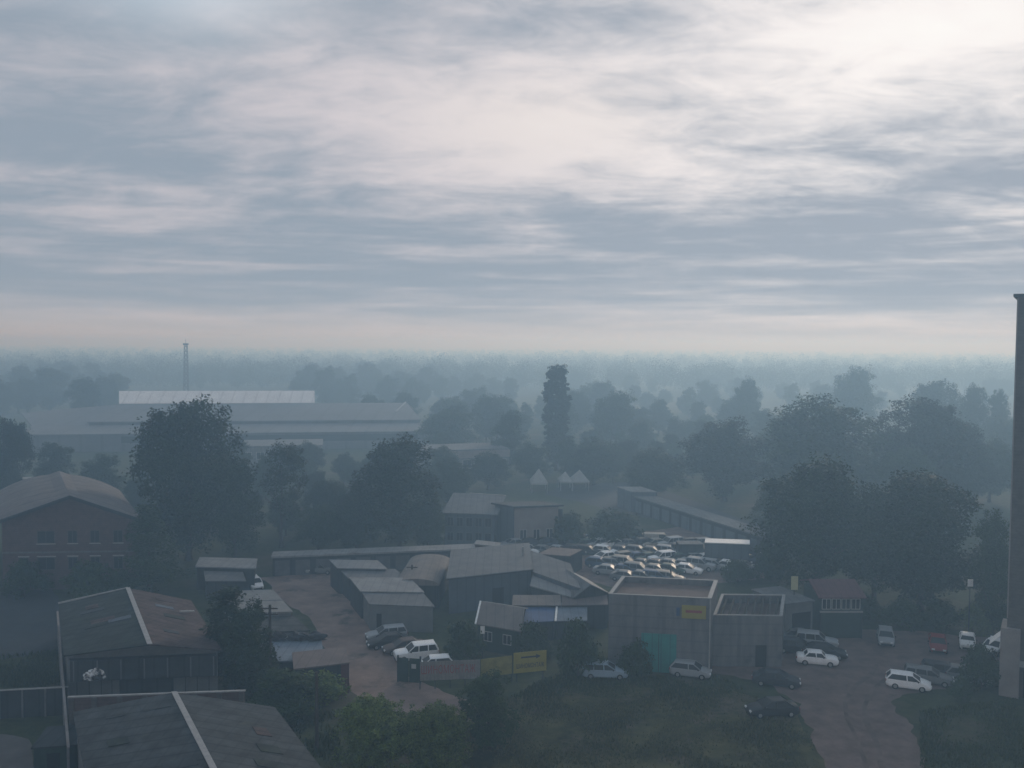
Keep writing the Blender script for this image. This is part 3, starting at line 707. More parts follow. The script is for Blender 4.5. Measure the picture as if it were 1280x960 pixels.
M_STEEL = mat('galvanised_steel', (.25, .26, .27), .15, 2, .5, .5)
M_BLUE = mat('blue_sheet', (.04, .085, .19), .15, .7, .65, .3, 5, bands=((0, .9, .3),))
M_SLATEBLUE = mat('slate_blue_sheet', (.13, .165, .21), .15, .7, .65, .3, 5, bands=((0, .9, .3),))
M_TAN = mat('tan_sheet_roof', (.155, .14, .132), .16, .6, .8, .25, 5, bands=((0, 1.0, .25),))
M_TAN_R = mat('reddish_tan_roof', (.135, .112, .108), .16, .6, .8, .25, 5, bands=((0, 1.0, .25),))
M_GREEND = mat('dark_green_paint', (.018, .04, .035), .2, 1, .6, .3)
M_GREY_W = mat('grey_panel_wall', (.135, .145, .15), .14, .8, .85, .25, 5, spots=((.12, .12, .12), .5, .6))
M_WHITE = mat('white_paint', (.74, .74, .73), .06, 2, .5, .4)
M_CANVAS = mat('pale_canvas', (.24, .25, .25), .1, 1, .8, .2)

M_LANT = mat('pale_lantern_sheet', (.78, .76, .76), .06, .3, .7, .3, 4, bands=((0, 4, .2),))

class Site:
    """a building plot: three corners read at height z (front left, front right, back left); a runs along the front, b away from it, in metres"""
    def __init__(s, name, label, cat, fl, fr, bl, z, group=None, depth=None):
        A, B = P(*fl, z), P(*fr, z); s.W = (B - A).length; s.u = (B - A).normalized()
        if depth is None: C = P(*bl, z); s.D = (C - A).length; s.v = (C - A).normalized()
        else: s.D = depth; s.v = Vector((-s.u.y, s.u.x, 0))
        s.u.z = s.v.z = 0; s.h = z
        s.root = empty(name, (A.x, A.y, 0), label, cat, group)
    def p(s, a, b, z): q = s.u * a + s.v * b; return (q.x, q.y, z)
    def vol(s, mb, a0, a1, b0, b1, z0, z1): return mb.hexa([s.p(a0, b0, z0), s.p(a1, b0, z0), s.p(a1, b1, z0), s.p(a0, b1, z0)], [s.p(a0, b0, z1), s.p(a1, b0, z1), s.p(a1, b1, z1), s.p(a0, b1, z1)])
    def box(s, name, m, a0, a1, b0, b1, z0, z1, parent=None): return s.vol(MB(), a0, a1, b0, b1, z0, z1).build(name, m, parent or s.root)
    def slab(s, name, m, pts, th, parent=None):
        """sloped plate: four (a, b, z) corners counter-clockwise from above, thickness th downwards"""
        t = [s.p(*q) for q in pts]; b = [(x, y, z - th) for x, y, z in t]
        return MB().hexa(b, t).build(name, m, parent or s.root)
    def walls(s, m, h=None, name='wall', a0=0, a1=None, b0=0, b1=None): return s.box(name, m, a0, s.W if a1 is None else a1, b0, s.D if b1 is None else b1, -.2, h or s.h)
    def window(s, a0, a1, z0, z1, face='front', frame=M_FRAME, pane=M_WINDOW, name='window', b=0.0, f=.07):
        if face == 'front':
            mb = MB()
            for q in ((a0, a1, z0, z0 + f), (a0, a1, z1 - f, z1), (a0, a0 + f, z0 + f, z1 - f), (a1 - f, a1, z0 + f, z1 - f), ((a0 + a1) / 2 - f / 2, (a0 + a1) / 2 + f / 2, z0 + f, z1 - f)): s.vol(mb, q[0], q[1], b - .06, b - .004, q[2], q[3])
            w = mb.build(name, frame, s.root); s.box('pane', pane, a0 + f, a1 - f, b - .03, b - .006, z0 + f, z1 - f, w); return w
    def flat_roof(s, m, th=.22, over=.25, z=None, name='roof'): z = z or s.h; return s.box(name, m, -over, s.W + over, -over, s.D + over, z, z + th)
    def gable_walls(s, m, he, hr, mid=.5, name='wall'):
        A = s.W * mid; mb = MB(); f = [s.p(0, 0, -.2), s.p(s.W, 0, -.2), s.p(s.W, 0, he), s.p(A, 0, hr), s.p(0, 0, he)]; k = [s.p(0, s.D, -.2), s.p(s.W, s.D, -.2), s.p(s.W, s.D, he), s.p(A, s.D, hr), s.p(0, s.D, he)]
        n = 5; mb.add(f + k, [tuple(range(n)), tuple(reversed(range(n, 2 * n)))] + [(i, n + i, n + (i + 1) % n, (i + 1) % n) for i in range(n)])
        return mb.build(name, m, s.root)
    def gable_roof(s, ml, mr, he, hr, mid=.5, over=.3, th=.14, names=('roof', 'roof'), prow=0.0):
        A = s.W * mid; sl = (hr - he) / A; sr = (hr - he) / (s.W - A); u = .02
        l = s.slab(names[0], ml, [(-over, -over, he - sl * over + th + u), (A - .01, -over - prow, hr + th + u), (A - .01, s.D + over, hr + th + u), (-over, s.D + over, he - sl * over + th + u)], th)
        r = s.slab(names[1], mr, [(A + .01, -over - prow, hr + th + u), (s.W + over, -over, he - sr * over + th + u), (s.W + over, s.D + over, he - sr * over + th + u), (A + .01, s.D + over, hr + th + u)], th)
        return l, r

def text_mesh(txt, size, m, parent, name='lettering', width=None):
    cu = bpy.data.curves.new('lettering', 'FONT'); cu.body = txt; cu.size = size; cu.extrude = .01; cu.align_x = 'CENTER'; cu.align_y = 'CENTER'; cu.space_character = 1.05
    t = bpy.data.objects.new('lettering', cu); COL.objects.link(t)
    dg = bpy.context.evaluated_depsgraph_get(); me = bpy.data.meshes.new_from_object(t.evaluated_get(dg)); bpy.data.objects.remove(t)
    me.materials.clear(); me.materials.append(m)
    o = bpy.data.objects.new(name, me); COL.objects.link(o); o.parent = parent
    xs = [v.co.x for v in me.vertices]; o.scale = (width / (max(xs) - min(xs)) if width else 1, 1, 1); return o
def upright(o, s, a, b, z):
    o.location = s.p(a, b, z); o.rotation_euler = (R(90), 0, math.atan2(s.u.y, s.u.x)); return o

# --- tall workshop with sunken roof
s = Site('workshop', 'tall grey flat roofed workshop with sunken reddish roof and teal gate', 'building', (761, 742), (889, 748), (778, 720), 7.9)
s.walls(M_PLASTER, 7.2)
for q in ((0, s.W, 0, .18), (0, s.W, s.D - .2, s.D), (0, .30, .18, s.D - .2), (s.W - .34, s.W, .18, s.D - .2)):
    c_ = s.box('parapet', M_PLASTER, *q, 7.2, 7.86); s.box('coping', M_TRIM, q[0] - .05, q[1] + .05, q[2] - .02, q[3] + .02, 7.86, 7.92, c_)
s.box('roof', M_TARPOOF, .30, s.W - .34, .18, s.D - .2, 7.2, 7.26)
gx = lambda px: (px - 761) / 128 * s.W
gt_ = s.box('gate', M_TEAL, gx(803), gx(847), -.08, -.003, 0, 4.0)
s.box('gate_leaf_seam', M_GREEND, gx(825) - .03, gx(825) + .03, -.1, -.083, .05, 3.95, gt_)
s.box('downpipe', M_TRIM, s.W - .14, s.W - .02, -.14, -.01, 0, 7.8)
sg = s.box('sign_board', M_YELLOW, gx(853), gx(883), -.12, -.004, 5.75, 7.1)
MB().hexa([s.p(gx(858), -.135, 6.35), s.p(gx(878), -.135, 6.35), s.p(gx(878), -.122, 6.35), s.p(gx(858), -.122, 6.35)], [s.p(gx(858), -.135, 6.62), s.p(gx(878), -.135, 6.62), s.p(gx(878), -.122, 6.62), s.p(gx(858), -.122, 6.62)]).build('faded_lettering', M_REDLET, sg)
s.box('lamp_box', M_BLUE, gx(846.5), gx(850.5), -.2, -.004, 6.0, 6.8)
# --- annex with open joisted roof
s = Site('annex', 'lower grey annex beside the tall workshop, open roof with bare joists', 'building', (892, 768), (978, 769), (902, 742), 5.5)
for q in ((0, s.W, 0, .16), (0, s.W, s.D - .25, s.D), (0, .25, .16, s.D - .25), (s.W - .28, s.W, .16, s.D - .25)):
    c_ = s.box('wall', M_PLASTER, *q, -.2, 5.4); s.box('coping', M_TRIM, q[0] - .04, q[1] + .04, q[2] - .03, q[3] + .03, 5.4, 5.48, c_)
s.box('ceiling_slab', M_TARPOOF, .25, s.W - .28, .25, s.D - .25, 4.3, 4.5)
for i in range(8):
    a = .25 + (s.W - .6) * (i + .5) / 8; s.box('joist', M_WOODP, a - .12, a + .12, .25, s.D - .25, 4.9, 5.15)
s.box('door', M_DARK, s.W * .62, s.W * .78, -.06, -.004, 0, 2.3)
# --- low garage with dark door right of the annex
s = Site('garage', 'small pale garage with dark open doorway behind the annex', 'building', (982, 756), (1016, 752), None, 4.2, depth=6)
s.walls(M_GREY_W); s.flat_roof(M_SHEET, .18, .2); s.box('door', M_DARK, s.W * .25, s.W * .92, -.06, -.004, 0, 3.1)
# --- red roofed hut
s = Site('hut', 'red roofed dark hut with white framed windows at the head of the car park', 'building', (1026, 745), (1077, 745), None, 4.9, depth=5.5)
s.walls(M_GREEND, 4.9)
s.slab('roof', M_RED, [(-.4, -.5, 4.85), (s.W + .4, -.5, 4.85), (s.W + .4, 2.9, 6.1), (-.4, 2.9, 6.1)], .12)
s.slab('roof', M_RED, [(-.4, 2.92, 6.1), (s.W + .4, 2.92, 6.1), (s.W + .4, s.D + .4, 5.2), (-.4, s.D + .4, 5.2)], .12)
for i in range(4): s.window(s.W * (.03 + .24 * i), s.W * (.03 + .24 * i) + s.W * .22, 3.35, 4.6)
s.box('ledge', M_TRIM, -.1, s.W + .1, -.25, -.004, 3.02, 3.18)
s.box('post', M_SHEET_D, -.08, .06, -.22, -.1, 0, 3.02); s.box('post', M_SHEET_D, s.W - .06, s.W + .08, -.22, -.1, 0, 3.02)
# --- apartment tower at the edge of the picture
s = Site('apartment_tower', 'dark brick apartment tower rising past the horizon at the picture edge', 'building', (1262, 868), (1402, 868), None, 0, depth=14)
base = P(1256, 868); s.root.location = (base.x, base.y, 0); _t = math.atan2(base.x, base.y) + R(2.5); s.u = Vector((math.cos(_t), -math.sin(_t), 0)); s.v = Vector((math.sin(_t), math.cos(_t), 0)); s.W = 18.0; ztop = zcol(base.x, base.y, 371, 1262)
s.walls(M_BRICK_D, ztop); s.box('roof', M_SHEET_D, -.35, s.W + .3, -.35, s.D + .3, ztop, ztop + .28)
s.box('corner_trim', M_PLASTER_W, -.05, .06, -.05, -.003, 7.5, ztop - .1)
s.box('plinth', M_PLASTER_W, -.5, 1.15, -.55, 3.0, -.1, 6.6); s.box('entrance_canopy', M_CANVAS, 1.15, 9.0, -1.2, -.004, 3.3, 3.55)
s.box('doorway', M_DARK, 1.5, 3.0, -.06, -.004, 0, 2.6)
for fl in range(12):
    for k in range(3): s.window(2.2 + k * 3.2, 3.8 + k * 3.2, 4.6 + fl * 2.75, 6.1 + fl * 2.75)
aw = s.box('awning', M_WHITE, -1.5, -.52, .2, 2.4, 5.55, 5.62)
aw.data.vertices[4].co.z = aw.data.vertices[7].co.z = 4.6; aw.data.vertices[0].co.z = aw.data.vertices[3].co.z = 4.53
# --- brick hall with vaulted roof
s = Site('brick_hall', 'two storey red brick hall with broad arched pale roof', 'building', (4, 738), (172, 735), None, 0, depth=25)
s.v = Vector((-.50, .866, 0))
H0 = 9.6; A_ = s.W / 2
prof = [(a_ / 12 * s.W, H0 + 3.1 * (1 - abs(2 * (a_ / 12) - 1) ** 1.0)) for a_ in range(13)]
mb = MB(); n = len(prof) + 2
f = [s.p(s.W, 0, -.2)] + [s.p(a, 0, z) for a, z in reversed(prof)] + [s.p(0, 0, -.2)]; k = [s.p(s.W, s.D, -.2)] + [s.p(a, s.D, z) for a, z in reversed(prof)] + [s.p(0, s.D, -.2)]
mb.add(f + k, [tuple(range(n)), tuple(reversed(range(n, 2 * n)))] + [(i, n + i, n + (i + 1) % n, (i + 1) % n) for i in range(n)]).build('wall', M_BRICK, s.root)
M_VAULT = mat('vault_roof', (.135, .122, .118), .18, .5, .85, .25, 6, bands=((1, 3.4, .35),), spots=((.12, .10, .095), .2, .58))
N_ = 24; xs_ = [-.5 + (s.W + 1) * i / N_ for i in range(N_ + 1)]
gab = [H0 + .12 + 3.1 * (1 - abs(2 * (a / s.W) - 1)) for a in xs_]; arc = [max(g_, H0 + .1 + 2.6 * (1 - abs(2 * i / N_ - 1) ** 2.1)) for i, g_ in enumerate(gab)]
rings = [(-.6, gab), (3.5, [(g_ + a_ * 2) / 3 for g_, a_ in zip(gab, arc)]), (8.0, arc), (s.D + .5, arc)]; vs = [s.p(a, b_, z) for b_, zz in rings for a, z in zip(xs_, zz)] + [s.p(a, b_, z - .2) for b_, zz in rings for a, z in zip(xs_, zz)]
m_ = N_ + 1; o_ = 4 * m_; fs = []
for r_ in range(3):
    for i in range(N_):
        q = r_ * m_ + i; fs += [(q, q + 1, q + 1 + m_, q + m_), (o_ + q + 1, o_ + q, o_ + q + m_, o_ + q + 1 + m_)]
for i in range(N_): fs += [(i + 1, i, o_ + i, o_ + i + 1), (3 * m_ + i, 3 * m_ + i + 1, o_ + 3 * m_ + i + 1, o_ + 3 * m_ + i)]
for r_ in range(3): fs += [(r_ * m_, (r_ + 1) * m_, o_ + (r_ + 1) * m_, o_ + r_ * m_), ((r_ + 1) * m_ + N_, r_ * m_ + N_, o_ + r_ * m_ + N_, o_ + (r_ + 1) * m_ + N_)]
MB().add(vs, fs).build('roof', M_VAULT, s.root)
mb = MB()
for i in range(N_):
    a, a2, z, z2 = xs_[i], xs_[i + 1], gab[i], gab[i + 1]
    mb.hexa([s.p(a, -.72, z - .42), s.p(a2, -.72, z2 - .42), s.p(a2, -.605, z2 - .42), s.p(a, -.605, z - .42)], [s.p(a, -.72, z + .06), s.p(a2, -.72, z2 + .06), s.p(a2, -.605, z2 + .06), s.p(a, -.605, z + .06)])
mb.build('fascia', M_SHEET_D, s.root)
gx = lambda px: (px - 4) / 168 * s.W
for z0, z1, sill in ((6.3, 8.0, 0), (2.7, 4.4, 1)):
    for x0, x1 in ((47, 69), (85, 97), (113, 125), (142, 154), (24, 36)):
        if x0 == 24 and not sill: continue
        w_ = s.window(gx(x0), gx(x1), z0, z1, frame=M_BRICK_D); s.box('sill', M_TRIM, gx(x0) - .1, gx(x1) + .1, -.2, -.004, z1 + .08 if sill else z0 - .12, z1 + .2 if sill else z0 - .01, w_)
s.box('string_course', M_SHEET, 0, s.W, -.1, -.003, 5.0, 5.2)
# --- gabled shed pair, lower left
def long_shed(label, fl, fr, bl, he, hr, mid, ml, mr, prow=0.0):
    s = Site('shed', label, 'building', fl, fr, bl, he)
    s.gable_walls(M_GREY_W, he, hr, mid); s.gable_roof(ml, mr, he, hr, mid, .3, .12, prow=prow)
    A = s.W * mid
    rp = random.Random(int(s.W * 100))
    for k_ in range(9):
        left = k_ % 2 == 0; f = rp.uniform(.1, .8); a0 = rp.uniform(.06, .62); b0 = rp.uniform(.02, .85) * s.D; w_ = rp.uniform(1.0, 2.4); dd = rp.uniform(.9, 1.6)
        za = lambda t: he + (hr - he) * t + .185
        A_ = lambda t: A * t if left else s.W - (s.W - A) * t
        t1 = min(.9, a0 + w_ / A); q = [(A_(a0), b0, za(a0)), (A_(t1), b0, za(t1)), (A_(t1), min(b0 + dd, s.D - .2), za(t1)), (A_(a0), min(b0 + dd, s.D - .2), za(a0))]
        s.slab('roof_patch', rp.choice([M_SHEET_D, M_ASB_GREY, M_ASB_GREEN, M_ASB_RED, M_BLUEGREY]), q if left else [q[1], q[0], q[3], q[2]], .03)
    s.slab('ridge_cap', M_TRIM, [(A - .22, -.34 - prow, hr + .20), (A + .22, -.34 - prow, hr + .20), (A + .22, s.D + .34, hr + .20), (A - .22, s.D + .34, hr + .20)], .07)
    return s
s = long_shed('gabled shed with dark mossy left slope and rusty right slope, white ridge', (84, 819), (272, 812), (77, 757), 5.2, 6.7, .52, M_ASB_GREEN, M_ASB_RED, prow=2.6)
A = s.W * .52
s.slab('verge_board', M_TRIM, [(-.35, s.D + .28, 5.45), (A, s.D + .28, 6.92), (A, s.D + .46, 6.92), (-.35, s.D + .46, 5.45)], .16)
s.box('clerestory', M_SHEET_D, .2, s.W - .2, -.75, -.004, 3.0, 4.9)
for i in range(7): s.box('mullion', M_SHEET, .5 + i * (s.W - 1) / 6 - .06, .5 + i * (s.W - 1) / 6 + .06, -.82, -.753, 3.05, 4.85)
s.box('skylight_strip', M_TRIM, s.W * .86, s.W * .97, s.D * .62, s.D * .64, 5.85, 5.95)
s.box('gate', M_SHEET_D, s.W * .34, s.W * .70, -.08, -.004, 0, 2.9)
for i, a in enumerate((.06, .14, .22, .29, .78, .86, .94)): s.box('panel_joint', M_DARKLET, s.W * a - .03, s.W * a + .03, -.03, -.003, 0, 2.9)
s = long_shed('gabled shed with grey slopes and pale ridge at the bottom edge', (122, 1010), (425, 1000), (96, 893), 5.0, 6.3, .50, M_ASB_GREY, M_ASB_GREY)
shedB = s
# brick boundary wall between the two sheds
s = Site('brick_wall', 'old brick wall with pale coping between the two gabled sheds', 'wall', (86, 871), (305, 863), None, 4.8, depth=.16)
s.walls(M_BRICK, 4.7); s.box('coping', M_TRIM, -.1, s.W + .1, -.04, .20, 4.7, 4.8)
for i in range(8): s.box('pier', M_BRICK_D, s.W * i / 7 - .2 + (.2 if i == 0 else -.2 if i == 7 else 0), s.W * i / 7 + .2 + (.2 if i == 0 else -.2 if i == 7 else 0), -.12, -.003, -.1, 4.65)
# pale gutter pipe running down the left side of the sheds
s = Site('concrete_wall', 'narrow pale boundary wall running along the side of the mossy roofed shed', 'wall', (84, 935), (88, 935), (71, 765), 3.0)
s.box('wall_panel', M_PLASTER, 0, .16, 0, s.D, -.1, 3.0); s.box('coping', M_PLASTER_W, -.03, .19, 0, s.D, 3.0, 3.1)
# crumpled tarpaulin on the shed edge
def heap(name, label, cat, px, py, z, size, m, seed, flat=.5):
    rd_ = np.random.default_rng(seed); bm = bmesh.new(); bmesh.ops.create_icosphere(bm, subdivisions=3, radius=1)
    ph = rd_.uniform(0, 6, 6)
    for v in bm.verts:
        c = v.co; k = 1 + .25 * math.sin(4 * c.x + ph[0]) * math.sin(5 * c.y + ph[1]) + .18 * math.sin(9 * c.z + ph[2] + 6 * c.x) + rd_.normal(0, .04)
        v.co = Vector((c.x * size[0] * k, c.y * size[1] * k, max(-.02, (c.z + .25) * size[2] * k)))
    me = bpy.data.meshes.new(name); bm.to_mesh(me); bm.free(); me.materials.append(m)
    o = bpy.data.objects.new(name, me); COL.objects.link(o); p = P(px, py, z); o.location = p; return tag(o, label, cat)
M_TARP = mat('black_white_tarpaulin', (.55, .56, .57), .05, 1, .6, .3, spots=((.02, .02, .022), 1.5, .42))
heap('tarpaulin', 'crumpled black and white tarpaulin on the eaves of the mossy shed', 'tarpaulin', 118, 848, 4.9, (.85, .5, .55), M_TARP, 3)
# --- fence and hut at the left edge
s = Site('fence', 'dark panel fence with pale top rail beside the grassy strip', 'fence', (-30, 864), (85, 858), None, 2.6, depth=.12)
s.box('panel', M_SHEET_D, 0, s.W, 0, .06, 0, 2.5); s.box('top_rail', M_TRIM, 0, s.W, -.05, .11, 2.5, 2.6)
for i in range(5): s.box('post', M_SHEET, s.W * i / 4 - .07, s.W * i / 4 + .07, -.1, -.003, 0, 2.48)
s = Site('yard_hut', 'small dark flat roofed hut against the side of the grey gabled shed', 'building', (42, 934), (96, 930), None, 2.6, depth=3.5)
s.walls(M_GREEND, 2.5); s.flat_roof(M_SHEET_D, .12, .15, 2.5); s.box('door', M_DARK, s.W * .3, s.W * .6, -.05, -.004, 0, 2.0)
sheet('concrete_pad', [(-40, 908), (36, 924), (40, 990), (-60, 990)], .014, mat('worn_concrete_pad', (.10, .092, .088), .2, .5, .9, .2, 6), .4)
# --- huts along the lane, left
s = Site('hut', 'pale flat roofed hut behind the pointed shrub, farther of the stepped pair', 'building', (246, 708), (318, 710), (251, 697), 3.2)
s.walls(M_SHEET_D, 3.1); s.flat_roof(M_SHEET_L, .14, .2, 3.1)
s = Site('hut', 'lower pale roofed hut in front of the farther hut at the lane end', 'building', (258, 726), (306, 726), (256, 714), 2.6)
s.walls(M_SHEET_D, 2.5); s.flat_roof(M_SHEET, .14, .15, 2.5); s.box('door', M_DARK, s.W * .55, s.W * .85, -.05, -.004, 0, 2.0)
s = Site('garage_row', 'wide pale concrete roofed garage row beside the dirt lane', 'building', (300, 767), (364, 765), (281, 740), 3.0)
s.walls(M_GREY_W, 2.9); s.flat_roof(M_CONC, .2, .15, 2.9); s.box('roof_seam', M_SHEET, -.1, s.W + .1, s.D * .48, s.D * .50, 3.1, 3.14)
s = Site('garage_row', 'greenish grey roofed low garage in front of the wide pale roofed row', 'building', (322, 791), (386, 788), (302, 770), 2.5)
s.walls(M_GREY_W, 2.4); s.flat_roof(M_ASB_GREY, .16, .1, 2.4)
s = Site('lean_to', 'low shed with blue grey roof beside the narrow dark pole', 'building', (337, 825), (404, 824), (338, 800), 2.6)
s.walls(M_SHEET_D, 2.4); s.flat_roof(M_SLATEBLUE, .12, .1, 2.4); s.box('edge_board', M_TRIM, 0, s.W * .85, s.D + .12, s.D + .2, 2.2, 2.9)
for i, (a, w_) in enumerate(((346, 1.0), (372, 1.1), (392, 1.2))):
    heap('scrap_heap', ['dark lump of scrap on the blue grey roof beside the pole', 'middle dark lump of scrap on the blue grey roof', 'dark lump of scrap at the lane end of the blue grey roof'][i], 'scrap heap', a, 799, 2.6, (w_, .5, .55), M_DARKLET, 40 + i)
s = Site('container_shed', 'long dark container shed with tan roof and red end door', 'building', (368, 836), (436, 828), (366, 816), 3.0)
s.walls(M_SHEET_D, 2.9); s.flat_roof(M_TAN_R, .12, .08, 2.9); s.box('door', M_RED, s.W - .75, s.W + .02, -.07, -.004, .1, 2.85)
# --- long garages at the head of the lane
s = Site('long_garages', 'very long low garage block with thin pale roof at the lane head', 'building', (341, 696), (612, 685), (343, 691), 2.8)
s.walls(M_SHEET_D, 2.7); s.box('roof', M_SHEET_L, -.2, s.W + .2, -.5, s.D + .2, 2.7, 2.95)
for i in range(11): s.box('garage_door', mat('garage_door_paint', (.085, .09, .10), .2, 1, .7, .3), s.W * (i + .1) / 11, s.W * (i + .82) / 11, -.06, -.004, 0, 2.2)
# --- stepped garages right of the lane
for i, (fl, fr, bl, z, lb) in enumerate((((463, 754), (541, 757), (452, 738), 3.2, 'nearest of the stepped grey garages, blank wall facing the grass'), ((452, 738), (528, 739), (438, 722), 3.5, 'second of the stepped grey garages, behind the nearest'),
        ((437, 722), (508, 724), (424, 710), 3.1, 'third of the stepped grey garages along the dirt lane'), ((423, 709), (482, 710), (413, 700), 3.6, 'farthest of the stepped grey garages at the lane head'))):
    s = Site('stepped_garage', lb, 'building', fl, fr, bl, z, 'stepped garages along the lane')
    s.box('wall', M_GREY_W if i == 0 else M_SHEET_D, .0, s.W, 0, s.D - .03, -.2, z - .12); s.slab('roof', M_SHEET_L if i % 2 else M_SHEET, [(-.2, -.2, z - .05), (s.W + .2, -.2, z - .05), (s.W + .2, s.D - .08, z + .1), (-.2, s.D - .08, z + .1)], .11)
    if i == 0: s.box('door', M_DARK, s.W * .10, s.W * .18, -.05, -.004, 0, 2.0)
# --- round roofed tan hangar
s = Site('hangar', 'small round topped hangar with pinkish tan roof behind the stepped garages', 'building', (494, 730), (548, 731), None, 3.0, depth=13)
s.walls(M_SHEET_D, 3.0)
mb = MB(); pr = [(s.W / 2 - s.W / 2 * 1.05 * math.cos(math.pi * i / 14), 2.95 + .85 * math.sin(math.pi * i / 14)) for i in range(15)]; k_ = len(pr)
mb.add([s.p(a, -.3, z) for a, z in pr] + [s.p(a, s.D, z) for a, z in pr], [(i, i + 1, k_ + i + 1, k_ + i) for i in range(k_ - 1)] + [tuple(reversed(range(k_))), tuple(range(k_, 2 * k_)), (0, k_, 2 * k_ - 1, k_ - 1)]).build('roof', M_TAN, s.root)
# --- blue grey warehouse and the sheds beside it
s = Site('warehouse', 'large bluish grey sheet metal warehouse with plain front wall', 'building', (561, 722), (664, 711), (566, 694), 4.6)
s.walls(M_BLUEGREY, 4.5); s.slab('roof', M_SHEET, [(-.3, -.35, 4.62), (s.W + .3, -.35, 4.62), (s.W + .3, s.D + .3, 5.3), (-.3, s.D + .3, 5.3)], .12)
s.box('door', M_SHEET_D, s.W * .52, s.W * .66, -.06, -.004, 0, 2.6); s.box('gutter', M_SHEET_D, -.3, s.W + .3, -.46, -.36, 4.42, 4.54); s.box('vent_pipe', M_STEEL, s.W * .9, s.W * .9 + .3, s.D * .5, s.D * .5 + .3, 4.6, 6.2)
s = Site('shed', 'long grey shed with sloping roof between the warehouse and the car yard', 'building', (667, 714), (724, 734), (660, 692), 4.4)
s.walls(M_BLUEGREY, 4.2); s.slab('roof', M_SHEET, [(-.2, -.2, 4.35), (s.W + .2, -.2, 4.35), (s.W + .2, s.D + .2, 4.9), (-.2, s.D + .2, 4.9)], .12)
s = Site('shed', 'low grey shed under the long sloping roof, nearer the blue roof', 'building', (664, 730), (712, 743), (668, 718), 3.6)
s.walls(M_SHEET_D, 3.4); s.slab('roof', M_SHEET_L, [(-.2, -.3, 3.45), (s.W + .2, -.3, 3.45), (s.W + .2, s.D + .2, 4.0), (-.2, s.D + .2, 4.0)], .12)
s = Site('shed', 'small gabled grey shed touching the corner of the tall workshop', 'building', (718, 742), (761, 738), None, 3.8, depth=7)
s.gable_walls(M_SHEET_D, 3.4, 4.7, .45); s.gable_roof(M_SHEET, M_SHEET_L, 3.4, 4.7, .45, .25, .1)
s = Site('container', 'flat roofed tan topped container at the edge of the car yard', 'container', (673, 692), (712, 695), (690, 684), 2.9)
s.walls(M_SHEET_D, 2.8); s.flat_roof(M_TAN_R, .1, .04, 2.8)
s = Site('kiosk', 'brown sided kiosk with pale roof at the end of the long garages', 'kiosk', (594, 679), (622, 682), (597, 675), 3.6)
s.walls(M_BRICK, 3.4); s.flat_roof(M_SHEET_L, .14, .2, 3.4); s.box('counter_window', M_WINDOW, s.W * .2, s.W * .7, -.04, -.004, 1.2, 2.4)
# --- strip roofs behind the banner
s = Site('strip_shed', 'narrow shed with bright tan roof strip in front of the warehouse', 'building', (641, 755), (701, 755), (642, 747), 3.0)
s.walls(M_SHEET_D, 2.9); s.slab('roof', M_TAN, [(-.1, -.2, 2.92), (s.W + .02, -.2, 2.92), (s.W + .02, s.D + .1, 3.3), (-.1, s.D + .1, 3.3)], .1)
s = Site('strip_shed', 'narrow shed with dull reddish roof strip beside the workshop wall', 'building', (702, 755), (760, 754), (702, 747), 3.0)
s.walls(M_SHEET_D, 2.9); s.slab('roof', M_TAN_R, [(.02, -.2, 2.92), (s.W + .02, -.2, 2.92), (s.W + .02, s.D + .1, 3.3), (.02, s.D + .1, 3.3)], .1)
s = Site('lean_to', 'lean to with bright blue sloping roof', 'building', (655, 777), (692, 775), (660, 759), 2.3)
s.walls(M_SHEET_D, 2.2); s.slab('roof', M_BLUE, [(-.1, -.2, 2.25), (s.W, -.2, 2.25), (s.W, s.D, 2.75), (-.1, s.D, 2.75)], .08)
s = Site('lean_to', 'lean to with pale slate blue roof beside the bright blue one', 'building', (696, 775), (734, 774), (698, 758), 2.3)
s.walls(M_SHEET_D, 2.2); s.slab('roof', M_SLATEBLUE, [(0, -.2, 2.25), (s.W, -.2, 2.25), (s.W, s.D, 2.75), (0, s.D, 2.75)], .08); s.slab('verge_board', M_WHITE, [(-.26, -.2, 2.32), (-.02, -.2, 2.32), (-.02, s.D, 2.85), (-.26, s.D, 2.85)], .1)
s = Site('house', 'small house with pale tan gable roof and white verge', 'building', (597, 778), (650, 787), (604, 763), 3.0)
s.walls(M_GREEND, 2.9); s.slab('roof', M_TAN, [(-.1, -.3, 2.95), (s.W + .2, -.3, 2.95), (s.W + .2, s.D * .8, 4.3), (-.1, s.D * .8, 4.3)], .12)
s.slab('roof', M_SHEET, [(-.1, s.D * .8 + .02, 4.3), (s.W + .2, s.D * .8 + .02, 4.3), (s.W + .2, s.D * 1.8, 3.0), (-.1, s.D * 1.8, 3.0)], .12)
s.slab('verge_board', M_WHITE, [(-.32, -.32, 3.0), (-.11, -.32, 3.0), (-.11, s.D * .8, 4.36), (-.32, s.D * .8, 4.36)], .12)
s.window(s.W * .15, s.W * .35, 1.1, 2.2); s.window(s.W * .6, s.W * .8, 1.1, 2.2)
